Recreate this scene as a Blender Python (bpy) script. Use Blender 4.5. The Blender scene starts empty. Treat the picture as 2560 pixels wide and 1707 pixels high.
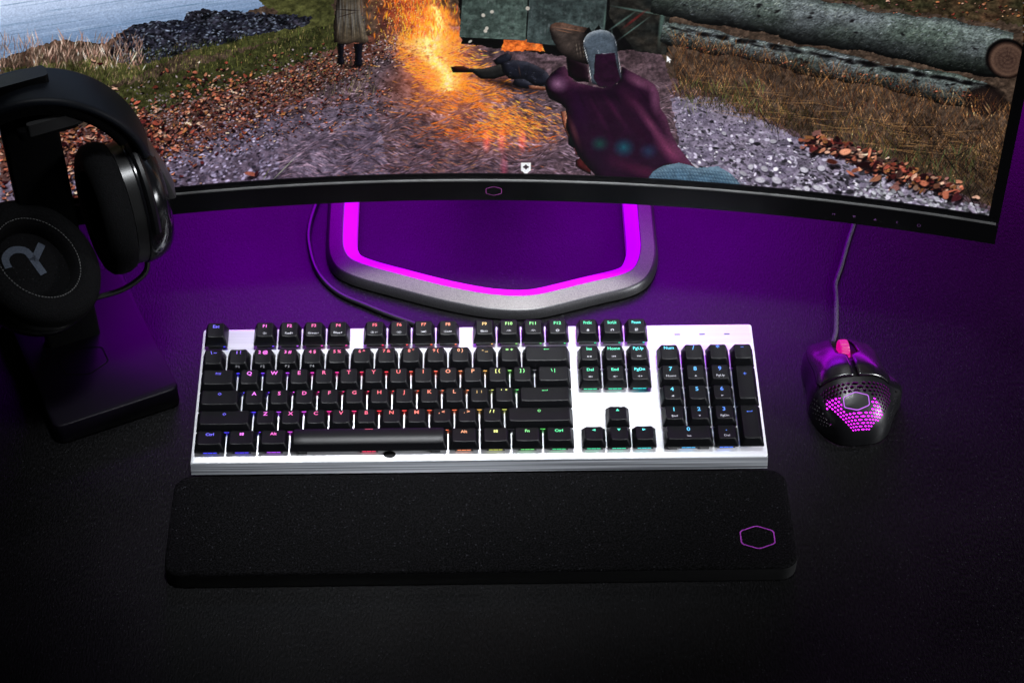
import bpy, bmesh, math, random
import numpy as np
from mathutils import Vector, Matrix
random.seed(7); rng = np.random.default_rng(11)
R = math.radians
scene = bpy.context.scene
C = scene.collection

# ------------------------------------------------------------------ camera
CAM = (-0.0064, -0.9935, 1.1519)
PITCH, YAW, ROLL, FPX = .7896, .0296, .0104, 5000.9
cp, sp = math.cos(PITCH), math.sin(PITCH); cy, sy = math.cos(YAW), math.sin(YAW)
fwd = Vector((sy*cp, cy*cp, -sp)); right = Vector((cy, -sy, 0)); upv = right.cross(fwd)
r2 = math.cos(ROLL)*right + math.sin(ROLL)*upv; u2 = -math.sin(ROLL)*right + math.cos(ROLL)*upv
cam_d = bpy.data.cameras.new('camera'); cam = bpy.data.objects.new('camera', cam_d); C.objects.link(cam)
m = Matrix((r2, u2, -fwd)).transposed().to_4x4(); m.translation = Vector(CAM); cam.matrix_world = m
cam_d.sensor_width = 36; cam_d.lens = FPX/2560*36; cam_d.clip_start = .05; cam_d.clip_end = 20
scene.camera = cam

# ------------------------------------------------------------------ world, lamps, exposure
w = bpy.data.worlds.new('World'); scene.world = w; w.use_nodes = True
bg = w.node_tree.nodes['Background']; bg.inputs[0].default_value = (.3, .3, .4, 1); bg.inputs[1].default_value = .004
scene.view_settings.view_transform = 'Standard'; scene.view_settings.look = 'None'
scene.view_settings.exposure = 0; scene.view_settings.gamma = 1

def area(name, loc, target, sx, sy_, power, col, spread=180):
    d = bpy.data.lights.new(name, 'AREA'); d.shape = 'RECTANGLE'; d.size = sx; d.size_y = sy_
    d.energy = power; d.color = col; d.spread = R(spread)
    o = bpy.data.objects.new(name, d); C.objects.link(o); o.location = loc
    o.rotation_euler = (Vector(target)-Vector(loc)).to_track_quat('-Z', 'Y').to_euler(); return o
area('softbox_lamp', (.08, -.03, 1.25), (.0, .125, 0), .46, .20, 1.25, (.93, .96, 1), 25)
area('side_lamp', (1.00, -.31, .44), (.27, .08, .03), .30, .20, 1.0, (.95, .97, 1), 50)
area('purple_back_lamp', (.0, .290, .20), (.0, .275, 0), .62, .04, .9, (.42, .0, 1))
area('purple_strip_lamp', (.0, .54, .31), (.02, .24, 0), .66, .17, 4.5, (.40, .0, 1))
area('purple_low_lamp', (.22, .62, .12), (.24, .22, .04), 1.15, .08, 2.0, (.58, .0, 1))

# ------------------------------------------------------------------ materials
def lin(c): return tuple(((x/12.92) if x <= .04045 else ((x+.055)/1.055)**2.4) for x in c)
def mat(name, col, rough=.5, metal=0, noise=None, bump=None, spec=.5, aniso=0, coat=0):
    m = bpy.data.materials.new(name); m.use_nodes = True; nt = m.node_tree; b = nt.nodes['Principled BSDF']
    b.inputs['Base Color'].default_value = (*col, 1); b.inputs['Roughness'].default_value = rough
    b.inputs['Metallic'].default_value = metal; b.inputs['Specular IOR Level'].default_value = spec
    b.inputs['Anisotropic'].default_value = aniso; b.inputs['Coat Weight'].default_value = coat
    tc = nt.nodes.new('ShaderNodeTexCoord')
    def nz(scale, stretch=(1, 1, 1), detail=3):
        mp = nt.nodes.new('ShaderNodeMapping'); mp.inputs['Scale'].default_value = stretch
        nt.links.new(tc.outputs['Object'], mp.inputs[0])
        n = nt.nodes.new('ShaderNodeTexNoise'); n.inputs['Scale'].default_value = scale; n.inputs['Detail'].default_value = detail
        nt.links.new(mp.outputs[0], n.inputs[0]); return n
    if noise:   # (scale, stretch, lo, hi, colA, colB)
        n = nz(noise[0], noise[1]); r = nt.nodes.new('ShaderNodeValToRGB')
        r.color_ramp.elements[0].position = noise[2]; r.color_ramp.elements[1].position = noise[3]
        r.color_ramp.elements[0].color = (*noise[4], 1); r.color_ramp.elements[1].color = (*noise[5], 1)
        nt.links.new(n.outputs[0], r.inputs[0]); nt.links.new(r.outputs[0], b.inputs['Base Color'])
    if bump:    # (scale, stretch, strength, distance)
        n = nz(bump[0], bump[1]); bp = nt.nodes.new('ShaderNodeBump'); bp.inputs['Strength'].default_value = bump[2]
        bp.inputs['Distance'].default_value = bump[3]
        nt.links.new(n.outputs[0], bp.inputs['Height']); nt.links.new(bp.outputs[0], b.inputs['Normal'])
    return m
def emat(name, col, strength=1.0):
    m = bpy.data.materials.new(name); m.use_nodes = True; nt = m.node_tree; b = nt.nodes['Principled BSDF']
    b.inputs['Base Color'].default_value = (.02, .02, .02, 1)
    b.inputs['Emission Color'].default_value = (*col, 1); b.inputs['Emission Strength'].default_value = strength
    return m
def cloth(name, base, speck, sc, lo, hi, ribs, bstr, rgh=.9, sp_=.15):
    m = mat(name, base, rgh, spec=sp_); nt = m.node_tree; b = nt.nodes['Principled BSDF']
    tc = nt.nodes['Texture Coordinate']
    mp = nt.nodes.new('ShaderNodeMapping'); mp.inputs['Scale'].default_value = ribs; nt.links.new(tc.outputs['Object'], mp.inputs[0])
    n = nt.nodes.new('ShaderNodeTexNoise'); n.inputs['Scale'].default_value = sc; n.inputs['Detail'].default_value = 2
    nt.links.new(mp.outputs[0], n.inputs[0])
    r = nt.nodes.new('ShaderNodeValToRGB'); e = r.color_ramp.elements
    e[0].position = lo; e[0].color = (*[x*.25 for x in base], 1); e[1].position = hi; e[1].color = (*[x*2.3 for x in base], 1)
    nt.links.new(n.outputs[0], r.inputs[0])
    v = nt.nodes.new('ShaderNodeTexVoronoi'); v.inputs['Scale'].default_value = sc*.9; nt.links.new(tc.outputs['Object'], v.inputs[0])
    big = nt.nodes.new('ShaderNodeTexNoise'); big.inputs['Scale'].default_value = 9; big.inputs['Detail'].default_value = 4; nt.links.new(tc.outputs['Object'], big.inputs[0])
    rr_ = nt.nodes.new('ShaderNodeMapRange'); rr_.inputs['From Min'].default_value = .3; rr_.inputs['From Max'].default_value = .7; rr_.inputs['To Min'].default_value = rgh-.05; rr_.inputs['To Max'].default_value = min(1, rgh+.07); nt.links.new(big.outputs[0], rr_.inputs[0]); nt.links.new(rr_.outputs[0], b.inputs['Roughness'])
    sepc = nt.nodes.new('ShaderNodeSeparateColor'); nt.links.new(v.outputs['Color'], sepc.inputs[0])
    g = nt.nodes.new('ShaderNodeMath'); g.operation = 'GREATER_THAN'; g.inputs[1].default_value = .965; nt.links.new(sepc.outputs[0], g.inputs[0])
    l = nt.nodes.new('ShaderNodeMath'); l.operation = 'LESS_THAN'; l.inputs[1].default_value = .38; nt.links.new(v.outputs['Distance'], l.inputs[0])
    mu = nt.nodes.new('ShaderNodeMath'); mu.operation = 'MULTIPLY'; nt.links.new(g.outputs[0], mu.inputs[0]); nt.links.new(l.outputs[0], mu.inputs[1])
    mx = nt.nodes.new('ShaderNodeMix'); mx.data_type = 'RGBA'; nt.links.new(mu.outputs[0], mx.inputs['Factor'])
    nt.links.new(r.outputs[0], mx.inputs['A']); mx.inputs['B'].default_value = (*speck, 1)
    nt.links.new(mx.outputs['Result'], b.inputs['Base Color'])
    bp = nt.nodes.new('ShaderNodeBump'); bp.inputs['Strength'].default_value = bstr; bp.inputs['Distance'].default_value = .0004
    nt.links.new(n.outputs[0], bp.inputs['Height']); nt.links.new(bp.outputs[0], b.inputs['Normal'])
    return m
M = {}
M['desk'] = cloth('desk_cloth', (.0019, .0018, .0021), (.017, .017, .02), 780, .42, .62, (1, .4, 1), .8, .43, .20)
M['rest'] = cloth('rest_cloth', (.0026, .0025, .0029), (.022, .022, .026), 850, .42, .64, (1, 1, 1), .8, .9, .06)
M['rest_rubber'] = mat('rest_rubber', (.0015, .0015, .002), .6, bump=(900, (1, 1, 1), .3, .0003))
M['key'] = mat('key_plastic', (.0028, .0029, .0038), .42, spec=.22, bump=(1500, (1, 1, 1), .12, .0002))
M['switch'] = mat('switch_plastic', (.006, .006, .006), .35)
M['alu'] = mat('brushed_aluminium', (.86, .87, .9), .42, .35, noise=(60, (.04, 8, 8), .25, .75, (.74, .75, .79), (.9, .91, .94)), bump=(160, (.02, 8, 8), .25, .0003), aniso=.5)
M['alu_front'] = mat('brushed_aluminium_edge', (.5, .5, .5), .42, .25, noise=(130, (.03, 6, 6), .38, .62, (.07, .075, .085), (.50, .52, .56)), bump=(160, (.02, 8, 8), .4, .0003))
M['black'] = mat('black_plastic', (.003, .003, .0035), .42, spec=.3, bump=(1200, (1, 1, 1), .15, .0002))
M['gloss'] = mat('glossy_black', (.004, .004, .005), .16, noise=(30, (1, 1, 1), .3, .7, (.003, .003, .004), (.006, .006, .007)))
M['bezel'] = mat('monitor_plastic', (.0025, .0025, .003), .35, spec=.25, bump=(1000, (1, 1, 1), .1, .0002))
M['silverline'] = mat('bezel_trim', (.28, .28, .28), .4, .6, noise=(40, (1, 1, 1), .3, .7, (.2, .2, .2), (.34, .34, .34)))
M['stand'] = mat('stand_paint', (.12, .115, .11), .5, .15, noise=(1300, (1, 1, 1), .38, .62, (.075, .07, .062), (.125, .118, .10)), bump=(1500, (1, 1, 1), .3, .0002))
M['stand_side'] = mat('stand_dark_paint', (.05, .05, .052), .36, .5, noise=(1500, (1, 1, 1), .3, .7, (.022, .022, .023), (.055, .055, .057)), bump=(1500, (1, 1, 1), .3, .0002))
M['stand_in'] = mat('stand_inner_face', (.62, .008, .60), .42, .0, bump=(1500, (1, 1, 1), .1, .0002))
M['cord_black'] = mat('headset_cord', (.004, .004, .005), .6, spec=.2, bump=(600, (1, 1, 1), .2, .0002))
M['cable'] = mat('cable_rubber', (.010, .010, .012), .33, bump=(600, (1, 1, 1), .2, .0002))
M['cord'] = mat('braided_cord', (.03, .028, .032), .8, noise=(900, (1, 1, 1), .35, .65, (.015, .015, .016), (.06, .058, .065)), bump=(900, (1, 1, 1), 1, .0004))
M['mouse'] = mat('mouse_shell', (.004, .004, .005), .25, spec=1.0, bump=(2200, (1, 1, 1), .03, .0001))
M['mouse_rear'] = mat('mouse_rear_shell', (.003, .003, .004), .36, spec=.7, bump=(2200, (1, 1, 1), .03, .0001))
M['pad'] = mat('slab_plastic', (.004, .003, .006), .42, spec=.10, bump=(1500, (1, 1, 1), .1, .0002))
M['foam'] = cloth('ear_fabric', (.0024, .0024, .0028), (.008, .008, .008), 900, .3, .7, (1, 1, 1), .9)
M['mesh'] = cloth('ear_mesh', (.002, .002, .0024), (.02, .02, .02), 900, .3, .7, (1, 1, 1), .6)
M['band'] = mat('band_rubber', (.0045, .0058, .009), .5, spec=.22, bump=(900, (1, 1, 1), .15, .0002))
M['steel'] = mat('slider_metal', (.16, .155, .16), .36, .6, noise=(50, (1, 1, 1), .3, .7, (.05, .05, .05), (.1, .1, .1)))
M['trim'] = mat('cup_trim_black', (.01, .01, .01), .3, noise=(50, (1, 1, 1), .3, .7, (.008, .008, .008), (.014, .014, .014)))
M['mark'] = mat('printed_mark', (.06, .07, .10), .8, noise=(700, (1, 1, 1), .3, .7, (.035, .045, .068), (.065, .08, .11)))
M['thread'] = mat('stitch_thread', (.1, .1, .1), .8, noise=(700, (1, 1, 1), .3, .7, (.06, .06, .06), (.12, .12, .12)))
M['cradle'] = mat('cradle_rubber', (.03, .03, .031), .6, bump=(800, (1, 1, 1), .3, .0002))
M['print'] = mat('key_print', (.42, .42, .45), .6, noise=(400, (1, 1, 1), .3, .7, (.36, .36, .39), (.46, .46, .5)))
M['purple_print'] = mat('purple_print', (.30, .03, .36), .6, noise=(400, (1, 1, 1), .3, .7, (.26, .02, .32), (.34, .035, .42)))
M['logo_print'] = mat('faint_logo_print', (.30, .06, .26), .5, noise=(400, (1, 1, 1), .3, .7, (.2, .04, .18), (.34, .07, .3)))
M['glyph_print'] = mat('bezel_glyph_print', (.13, .05, .18), .5, noise=(400, (1, 1, 1), .3, .7, (.1, .04, .14), (.15, .06, .2)))
M['led_off'] = mat('indicator_window', (.10, .12, .25), .3, noise=(400, (1, 1, 1), .3, .7, (.08, .1, .22), (.12, .14, .28)))
M['mouse_glow'] = emat('mouse_glow', (.85, .02, 1.0), 2.6)
M['wheel_glow'] = emat('wheel_glow', (.85, .0, .33), .8)
M['mouse_logo'] = emat('mouse_logo_glow', (.60, .12, .95), 1.15)
M['hot'] = emat('mouse_inner_glow', (1.0, .25, .95), 1.6)

# ------------------------------------------------------------------ mesh helpers
class MB:
    def __init__(s): s.v = []; s.f = []; s.mi = []; s.cur = 0
    def add(s, vs, fs):
        o = len(s.v); s.v += [tuple(p) for p in vs]; s.f += [tuple(i+o for i in f) for f in fs]; s.mi += [s.cur]*len(fs)
    def box(s, c, d, rot=None):
        x, y, z = [q/2 for q in d]; vs = [Vector((i*x, j*y, k*z)) for i in (-1, 1) for j in (-1, 1) for k in (-1, 1)]
        if rot is not None: vs = [rot @ v for v in vs]
        vs = [v+Vector(c) for v in vs]
        s.add(vs, [(0, 1, 3, 2), (4, 6, 7, 5), (0, 4, 5, 1), (2, 3, 7, 6), (0, 2, 6, 4), (1, 5, 7, 3)])
    def loft(s, rings, closed=True, cap0=True, cap1=True):
        n = len(rings[0]); vs = [p for r in rings for p in r]; fs = []
        for i in range(len(rings)-1):
            for j in range(n if closed else n-1):
                k = (j+1) % n; fs.append((i*n+j, i*n+k, (i+1)*n+k, (i+1)*n+j))
        if cap0: fs.append(tuple(range(n))[::-1])
        if cap1: fs.append(tuple((len(rings)-1)*n+j for j in range(n)))
        s.add(vs, fs)
    def tube(s, pts, r, n=10, cap=True, closed=False):
        pts = [Vector(p) for p in pts]; rings = []; N = len(pts); up = None
        for i, p in enumerate(pts):
            if closed: t = pts[(i+1) % N]-pts[i-1]
            else: t = pts[min(i+1, N-1)]-pts[max(i-1, 0)]
            t.normalize()
            if up is None: up = t.orthogonal().normalized()
            up = (up-t*up.dot(t)).normalized(); b = t.cross(up)
            rr = r[i] if isinstance(r, (list, tuple)) else r
            rings.append([p+up*math.cos(2*math.pi*j/n)*rr+b*math.sin(2*math.pi*j/n)*rr for j in range(n)])
        if closed: rings.append(rings[0]); cap = False
        s.loft(rings, True, cap, cap)
    def build(s, name, mats, parent=None, smooth=True, loc=None, angle=40):
        me = bpy.data.meshes.new(name); me.from_pydata(s.v, [], s.f)
        mats = mats if isinstance(mats, (list, tuple)) else [mats]
        for q in mats: me.materials.append(q)
        me.polygons.foreach_set('material_index', s.mi)
        bm = bmesh.new(); bm.from_mesh(me); bmesh.ops.recalc_face_normals(bm, faces=bm.faces)
        if smooth:
            for f in bm.faces: f.smooth = True
            for e in bm.edges:
                if len(e.link_faces) == 2 and e.calc_face_angle(0) > R(angle): e.smooth = False
        bm.to_mesh(me); bm.free()
        o = bpy.data.objects.new(name, me); C.objects.link(o)
        if parent: o.parent = parent
        if loc: o.location = loc
        return o
def rrect(hx, hy, r, n=5, cx=0, cy_=0):
    pts = []
    r = min(r, hx*.999, hy*.999)
    for qx, qy, a0 in ((1, 1, 0), (-1, 1, 90), (-1, -1, 180), (1, -1, 270)):
        for k in range(n):
            a = R(a0+90*k/(n-1)); pts.append((cx+qx*(hx-r)+r*math.cos(a), cy_+qy*(hy-r)+r*math.sin(a)))
    return pts
def rrect2(hx, hy, r, n=5, side=7, cx=0, cy_=0):
    b = rrect(hx, hy, r, n, cx, cy_); out = []
    for q in range(4):
        out += b[q*n:(q+1)*n]; a = b[(q+1)*n-1]; c = b[((q+1)*n) % (4*n)]
        for k in range(1, side): t = k/side; out.append((a[0]+(c[0]-a[0])*t, a[1]+(c[1]-a[1])*t))
    return out
def catmull(P, seg=8, closed=False):
    P = [Vector(p) for p in P]; N = len(P); out = []
    for i in range(N if closed else N-1):
        g = (lambda k: P[k % N]) if closed else (lambda k: P[max(0, min(N-1, k))])
        a, b, c, d = g(i-1), g(i), g(i+1), g(i+2)
        for k in range(seg):
            t = k/seg; out.append(.5*((2*b)+(c-a)*t+(2*a-5*b+4*c-d)*t*t+(3*b-a-3*c+d)*t**3))
    if not closed: out.append(P[-1])
    return out
def empty(name, loc=(0, 0, 0), rot=(0, 0, 0)):
    o = bpy.data.objects.new(name, None); C.objects.link(o); o.location = loc; o.rotation_euler = rot; o.empty_display_size = .02; return o
def tag(o, label, cat, group=None, kind=None):
    if label: o['label'] = label
    if cat: o['category'] = cat
    if group: o['group'] = group
    if kind: o['kind'] = kind
    return o
def hexline(w_, h_, width, n=4, r=.18):
    """closed outline of a flat hexagon with rounded corners, as (outer, inner) 2-D loops"""
    def loop(W, H):
        base = [(0, H), (W, H*.55), (W, -H*.55), (0, -H), (-W, -H*.55), (-W, H*.55)]
        out = []
        for i, p in enumerate(base):
            a = base[i-1]; b = base[(i+1) % 6]
            p0 = (p[0]+(a[0]-p[0])*r, p[1]+(a[1]-p[1])*r); p1 = (p[0]+(b[0]-p[0])*r, p[1]+(b[1]-p[1])*r)
            for k in range(n+1):
                t = k/n; out.append(((1-t)**2*p0[0]+2*t*(1-t)*p[0]+t*t*p1[0], (1-t)**2*p0[1]+2*t*(1-t)*p[1]+t*t*p1[1]))
        return out
    return loop(w_, h_), loop(w_-width, h_-width)
def ring_faces(mb, outer, inner, f):
    n = len(outer); mb.add([f(*p) for p in outer]+[f(*p) for p in inner], [(i, (i+1) % n, n+(i+1) % n, n+i) for i in range(n)])

# ------------------------------------------------------------------ desk
mb = MB(); mb.add([(-1.6, -1.1, 0), (1.6, -1.1, 0), (1.6, 1.4, 0), (-1.6, 1.4, 0)], [(0, 1, 2, 3)])
desk = mb.build('desk', M['desk'], smooth=False); tag(desk, 'black woven cloth desk surface under everything', 'desk', kind='structure')

# ------------------------------------------------------------------ screen picture (vertex colours of the lit panel)
PW_, PH_, PS, PY0 = 1764, 900, .75, -640     # canvas in a picture space of 2352 units across; PY0 = top edge
def screen_picture(X, Y, Z):
    A = np.zeros((PH_, PW_, 3)); yy, xx = np.mgrid[0:PH_, 0:PW_]; gx = xx/PS; gy = yy/PS+PY0
    def noise(sx, sy, seed=0):
        g = np.random.default_rng(seed); ny_, nx_ = int(PH_/sy)+3, int(PW_/sx)+3; G = g.random((ny_, nx_))
        fy = yy/sy; fx = xx/sx; iy = fy.astype(int); ix = fx.astype(int); ty = fy-iy; tx = fx-ix; ty = ty*ty*(3-2*ty); tx = tx*tx*(3-2*tx)
        return (G[iy, ix]*(1-ty)+G[iy+1, ix]*ty)*(1-tx)+(G[iy, ix+1]*(1-ty)+G[iy+1, ix+1]*ty)*tx
    NA = noise(9, 6, 1)*.5+noise(4, 3, 2)*.3+noise(2, 1.6, 3)*.2; NB = noise(40, 22, 4)*.6+noise(16, 10, 5)*.4; NC = noise(2.2, 1.7, 6)*.5+noise(1.5, 1.5, 16)*.5
    def inside(P):
        r = np.zeros(gx.shape, bool); n = len(P)
        for i in range(n):
            x0, y0 = P[i]; x1, y1 = P[(i+1) % n]
            if y0 == y1: continue
            c = ((y0 > gyj) != (y1 > gyj)) & (gxj < (x1-x0)*(gyj-y0)/(y1-y0)+x0); r ^= c
        return r
    jx = (noise(5, 5, 7)-.5); jy = (noise(5, 5, 8)-.5)
    gxj, gyj = gx, gy
    def fill(P, col, amp=.3, jit=0, col2=None, a=1.0, N=None):
        nonlocal gxj, gyj
        gxj, gyj = gx+jx*jit, gy+jy*jit; k = inside(P); gxj, gyj = gx, gy
        N_ = (NA if N is None else N)[k][:, None]
        base = np.array(col) if col2 is None else np.array(col)*(1-NB[k][:, None])+np.array(col2)*NB[k][:, None]
        A[k] = A[k]*(1-a)+a*base*(1+amp*2*(N_-.5)); return k
    def ell(x, y, rx, ry, ang, col, a=1.0, soft=.25, add=False):
        cx_, cyy = x*PS, (y-PY0)*PS; rx *= PS; ry *= PS; m_ = max(rx, ry)+1.5
        x0, x1, y0, y1 = int(max(0, cx_-m_)), int(min(PW_, cx_+m_+1)), int(max(0, cyy-m_)), int(min(PH_, cyy+m_+1))
        if x0 >= x1 or y0 >= y1: return
        dx = xx[y0:y1, x0:x1]-cx_; dy = yy[y0:y1, x0:x1]-cyy; c, s = math.cos(ang), math.sin(ang)
        d = np.sqrt(((dx*c+dy*s)/max(rx, .45))**2+((-dx*s+dy*c)/max(ry, .45))**2)
        k = (np.clip((1-d)/soft, 0, 1)*a)[..., None]; B = A[y0:y1, x0:x1]
        if add: B += k*np.array(col)
        else: B += k*(np.array(col)-B)
    def seg(x0, y0, x1, y1, w_, col, a=1.0):
        ell((x0+x1)/2, (y0+y1)/2, math.hypot(x1-x0, y1-y0)/2+.3, w_/2, math.atan2(y1-y0, x1-x0), col, a, .7)
    r = np.random.default_rng(5); U_ = r.uniform
    def NBat(x, y): return NB[min(PH_-1, max(0, int((y-PY0)*PS))), min(PW_-1, max(0, int(x*PS)))]
    def boxblur(Q, n):
        for ax in (0, 1):
            for _ in range(3):
                P_ = np.concatenate([np.repeat(np.take(Q, [0], ax), n+1, ax), Q, np.repeat(np.take(Q, [-1], ax), n, ax)], ax); c = np.cumsum(P_, ax)
                L__ = Q.shape[ax]; Q = (np.take(c, range(2*n+1, 2*n+1+L__), ax)-np.take(c, range(0, L__), ax))/(2*n+1)
        return Q
    def solid(P, dark, mid, light, rad=8, ld=(.6, -.8), jit=0, grain=.25, gain=6.):
        """a rounded body in the picture: tone from a blurred mask, lit from ld"""
        nonlocal gxj, gyj
        xs = [q[0] for q in P]; ys = [q[1] for q in P]; m_ = rad*4
        x0, x1 = int(max(0, (min(xs)-m_)*PS)), int(min(PW_, (max(xs)+m_)*PS)); y0, y1 = int(max(0, (min(ys)-PY0-m_)*PS)), int(min(PH_, (max(ys)-PY0+m_)*PS))
        gxj, gyj = gx+jx*jit, gy+jy*jit; k = inside(P); gxj, gyj = gx, gy
        K_ = k[y0:y1, x0:x1].astype(float); B_ = boxblur(K_, max(1, int(rad*PS))); gy_, gx_ = np.gradient(B_)
        lit = -(gx_*ld[0]+gy_*ld[1])*rad*PS*gain*.25
        n_ = (NA[y0:y1, x0:x1]-.5)*grain*2+(NB[y0:y1, x0:x1]-.5)*grain
        t = np.clip((B_-.45)*1.2, 0, 1)[..., None]; c = np.array(dark)*(1-t)+np.array(mid)*t
        h = np.clip(lit, 0, 1)[..., None]; c = c*(1-h)+np.array(light)*h; c = c*(1-.75*np.clip(-lit, 0, 1)[..., None]); c = c*(1+n_[..., None])
        V = A[y0:y1, x0:x1]; kk = k[y0:y1, x0:x1]; V[kk] = c[kk]; return k
    # ---------- upper part (above what the photograph shows): plain sky, far shore, trees
    t = np.clip((gy+640)/560, 0, 1)[..., None]
    A[:] = np.array((.62, .70, .80))*(1-t)+np.array((.80, .84, .90))*t
    fill([(0, -300), (600, -330), (1300, -300), (2352, -360), (2352, -120), (0, -120)], (.30, .34, .36), .25, 30, (.42, .44, .42))
    fill([(900, -150), (2352, -260), (2352, 40), (900, 40)], (.34, .27, .18), .5, 20, (.24, .24, .14))
    A *= .55
    # ---------- lake
    k = fill([(0, -150), (1000, -150), (1000, 60), (0, 180)], (.68, .76, .88), .04, 0)
    L = gy+gx*.16; tt = np.clip((L-10)/110, 0, 1)[..., None]
    A[k] = (np.array((.76, .82, .93))*(1-tt)+np.array((.44, .53, .66))*tt)[k]*(1+.05*(NB[k][:, None]-.5))
    for _ in range(110):
        l = U_(15, 150); x = U_(0, 640); y = l-x*.16; w_ = U_(60, 340); d_ = U_(.0, 1)
        ell(x, y, w_/2, U_(.8, 2.6), -.155, (.30, .42, .52) if d_ < .6 else (.75, .82, .92), U_(.12, .4), .8)
    # ---------- bank: base tones
    fill([(0, 135), (130, 92), (240, 100), (300, 60), (560, 30), (640, 0), (2352, -30), (2352, 560), (0, 560)], (.27, .22, .19), .5, 6, (.33, .28, .24))
    fill([(0, 160), (250, 130), (470, 130), (770, 60), (760, -30), (560, -20), (640, 30), (250, 200), (60, 210)], (.24, .25, .15), .45, 10, (.33, .33, .2))
    fill([(200, 215), (430, 160), (770, 50), (780, 120), (620, 180), (430, 240), (330, 300)], (.27, .28, .16), .5, 12, (.20, .2, .13))
    # leafy ground
    fill([(0, 330), (330, 270), (600, 180), (900, 60), (960, 150), (620, 330), (300, 480), (0, 520)], (.42, .25, .2), .5, 10, (.34, .27, .27))
    # gravel road
    fill([(180, 480), (420, 340), (700, 230), (880, 130), (930, 60), (1500, 60), (1540, 180), (1700, 240), (1900, 340), (2300, 480), (2352, 560), (0, 560)], (.30, .24, .26), .55, 8, (.40, .33, .36))
    fill([(1540, 225), (1640, 225), (1800, 300), (1960, 380), (2120, 435), (2290, 490), (2290, 560), (1600, 560), (1560, 330)], (.55, .51, .58), .4, 8, (.42, .39, .47))
    fill([(0, 420), (420, 350), (640, 270), (860, 230), (900, 430), (600, 440), (300, 480), (0, 560)], (.32, .28, .33), .55, 8, (.44, .40, .46))
    # pebbles and mud streaks
    for _ in range(17000):
        y = U_(190, 545); x = U_(120, 2320)
        if x < 1550:
            if y < 470-x*.42+20 and x < 900: continue
            s = .6+(y-150)/330
            if 640 < x: # smeared mud of the road
                v = U_(.10, .72)*(.6+.8*NBat(x, y)); ell(x, y, U_(3, 13)*s, U_(.8, 1.9)*s, U_(-.25, .25)+.5*math.sin(x*.045+y*.05), (v*1.0, v*.84, v*.95), U_(.35, .85), .6)
            else:
                v = U_(.06, .95)*(.5+.9*NBat(x, y)); ell(x, y, U_(2, 6)*s, U_(1.2, 3)*s, U_(-.9, .3), (v*.93, v*.88, v*1.05), U_(.4, .9), .5)
        else:
            if y < 215+(x-1540)*.38: continue
            s = (.4+(y-200)/260)*(.45+1.1*U_(0, 1)**2.2); v = U_(.2, 1.05)*(.7+.6*NBat(x, y))
            if U_(0, 1) < .42: v *= .25
            ell(x, y, U_(2.2, 8.5)*s, U_(1.3, 4.2)*s, U_(-.2, .8), (v*.95, v*.92, v*1.02), U_(.5, .95), .4)
    for _ in range(80):
        x = U_(1580, 2260); y = U_(250, 500)
        if y < 235+(x-1540)*.38: continue
        s = .5+(y-200)/260; v = U_(.55, .85); rx, ry = U_(6, 13)*s, U_(4, 7)*s; a = U_(0, .7)
        ell(x+1, y+2.5, rx*1.05, ry*1.05, a, (.12, .1, .15), .8, .4); ell(x, y, rx, ry, a, (v*.95, v*.93, v), 1, .35); ell(x-rx*.2, y-ry*.3, rx*.5, ry*.4, a, (v*1.1, v*1.1, v*1.12), .6, .9)
    # ---------- rock
    rock = [(250, 140), (262, 95), (300, 62), (350, 50), (420, 46), (428, 30), (470, 22), (560, 28), (600, 30), (720, 40), (700, 62), (640, 70), (560, 86), (520, 100), (430, 116), (400, 128), (330, 150)]
    k = fill(rock, (.13, .14, .19), .9, 7, (.2, .19, .22))
    for _ in range(2200):
        x = U_(255, 710); y = U_(26, 150)
        iy, ix = int((y-PY0)*PS), int(x*PS)
        if not k[iy, ix]: continue
        v = U_(.03, .85)**1.6; ell(x, y, U_(1.5, 7), U_(1, 3), U_(-.8, .8), (v*.85, v*.92, v*1.05), U_(.4, .9), .6)
    for p in ((262, 120, 30, 12), (470, 40, 26, 7), (530, 95, 22, 8), (650, 50, 16, 10), (400, 125, 30, 7)): ell(*p, -.2, (.03, .035, .05), .7, .8)
    # ---------- grass on the left bank
    def blades(n, x0, x1, yf, hgt, cols, w_=1.3, lean=.3, al=(.5, .95)):
        for _ in range(n):
            x = U_(x0, x1); y0_, y1_ = yf(x); y = U_(y0_, y1_); h = U_(*hgt); a = U_(-lean, lean); c = cols[int(U_(0, len(cols)))]; f = U_(.6, 1.25)*(.45+1.1*NBat(x, y))
            seg(x, y, x+h*a, y-h, w_*U_(.7, 1.4), tuple(min(1, q*f) for q in c), U_(*al))
    blades(2600, 40, 790, lambda x: (165-x*.13, 235-x*.13 if x < 560 else 150), (6, 20), ((.30, .33, .17), (.42, .42, .22), (.16, .18, .1), (.5, .44, .3), (.24, .28, .14)))
    blades(520, 0, 330, lambda x: (100, 165), (12, 42), ((.62, .48, .42), (.75, .62, .55), (.42, .30, .26), (.55, .42, .38), (.82, .72, .66)), 2.4, .6)
    blades(500, 0, 400, lambda x: (140, 205), (8, 24), ((.42, .36, .28), (.30, .28, .2), (.2, .18, .15), (.55, .46, .38)), 1.6, .6)
    blades(500, 240, 440, lambda x: (190, 330), (4, 10), ((.6, .5, .42), (.16, .12, .12), (.42, .34, .28), (.7, .62, .5), (.1, .08, .1)), 2, .9)
    blades(420, 640, 860, lambda x: (150, 230), (10, 34), ((.38, .36, .22), (.24, .2, .14), (.5, .46, .34), (.16, .13, .12)), 1.3, .5)
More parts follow.
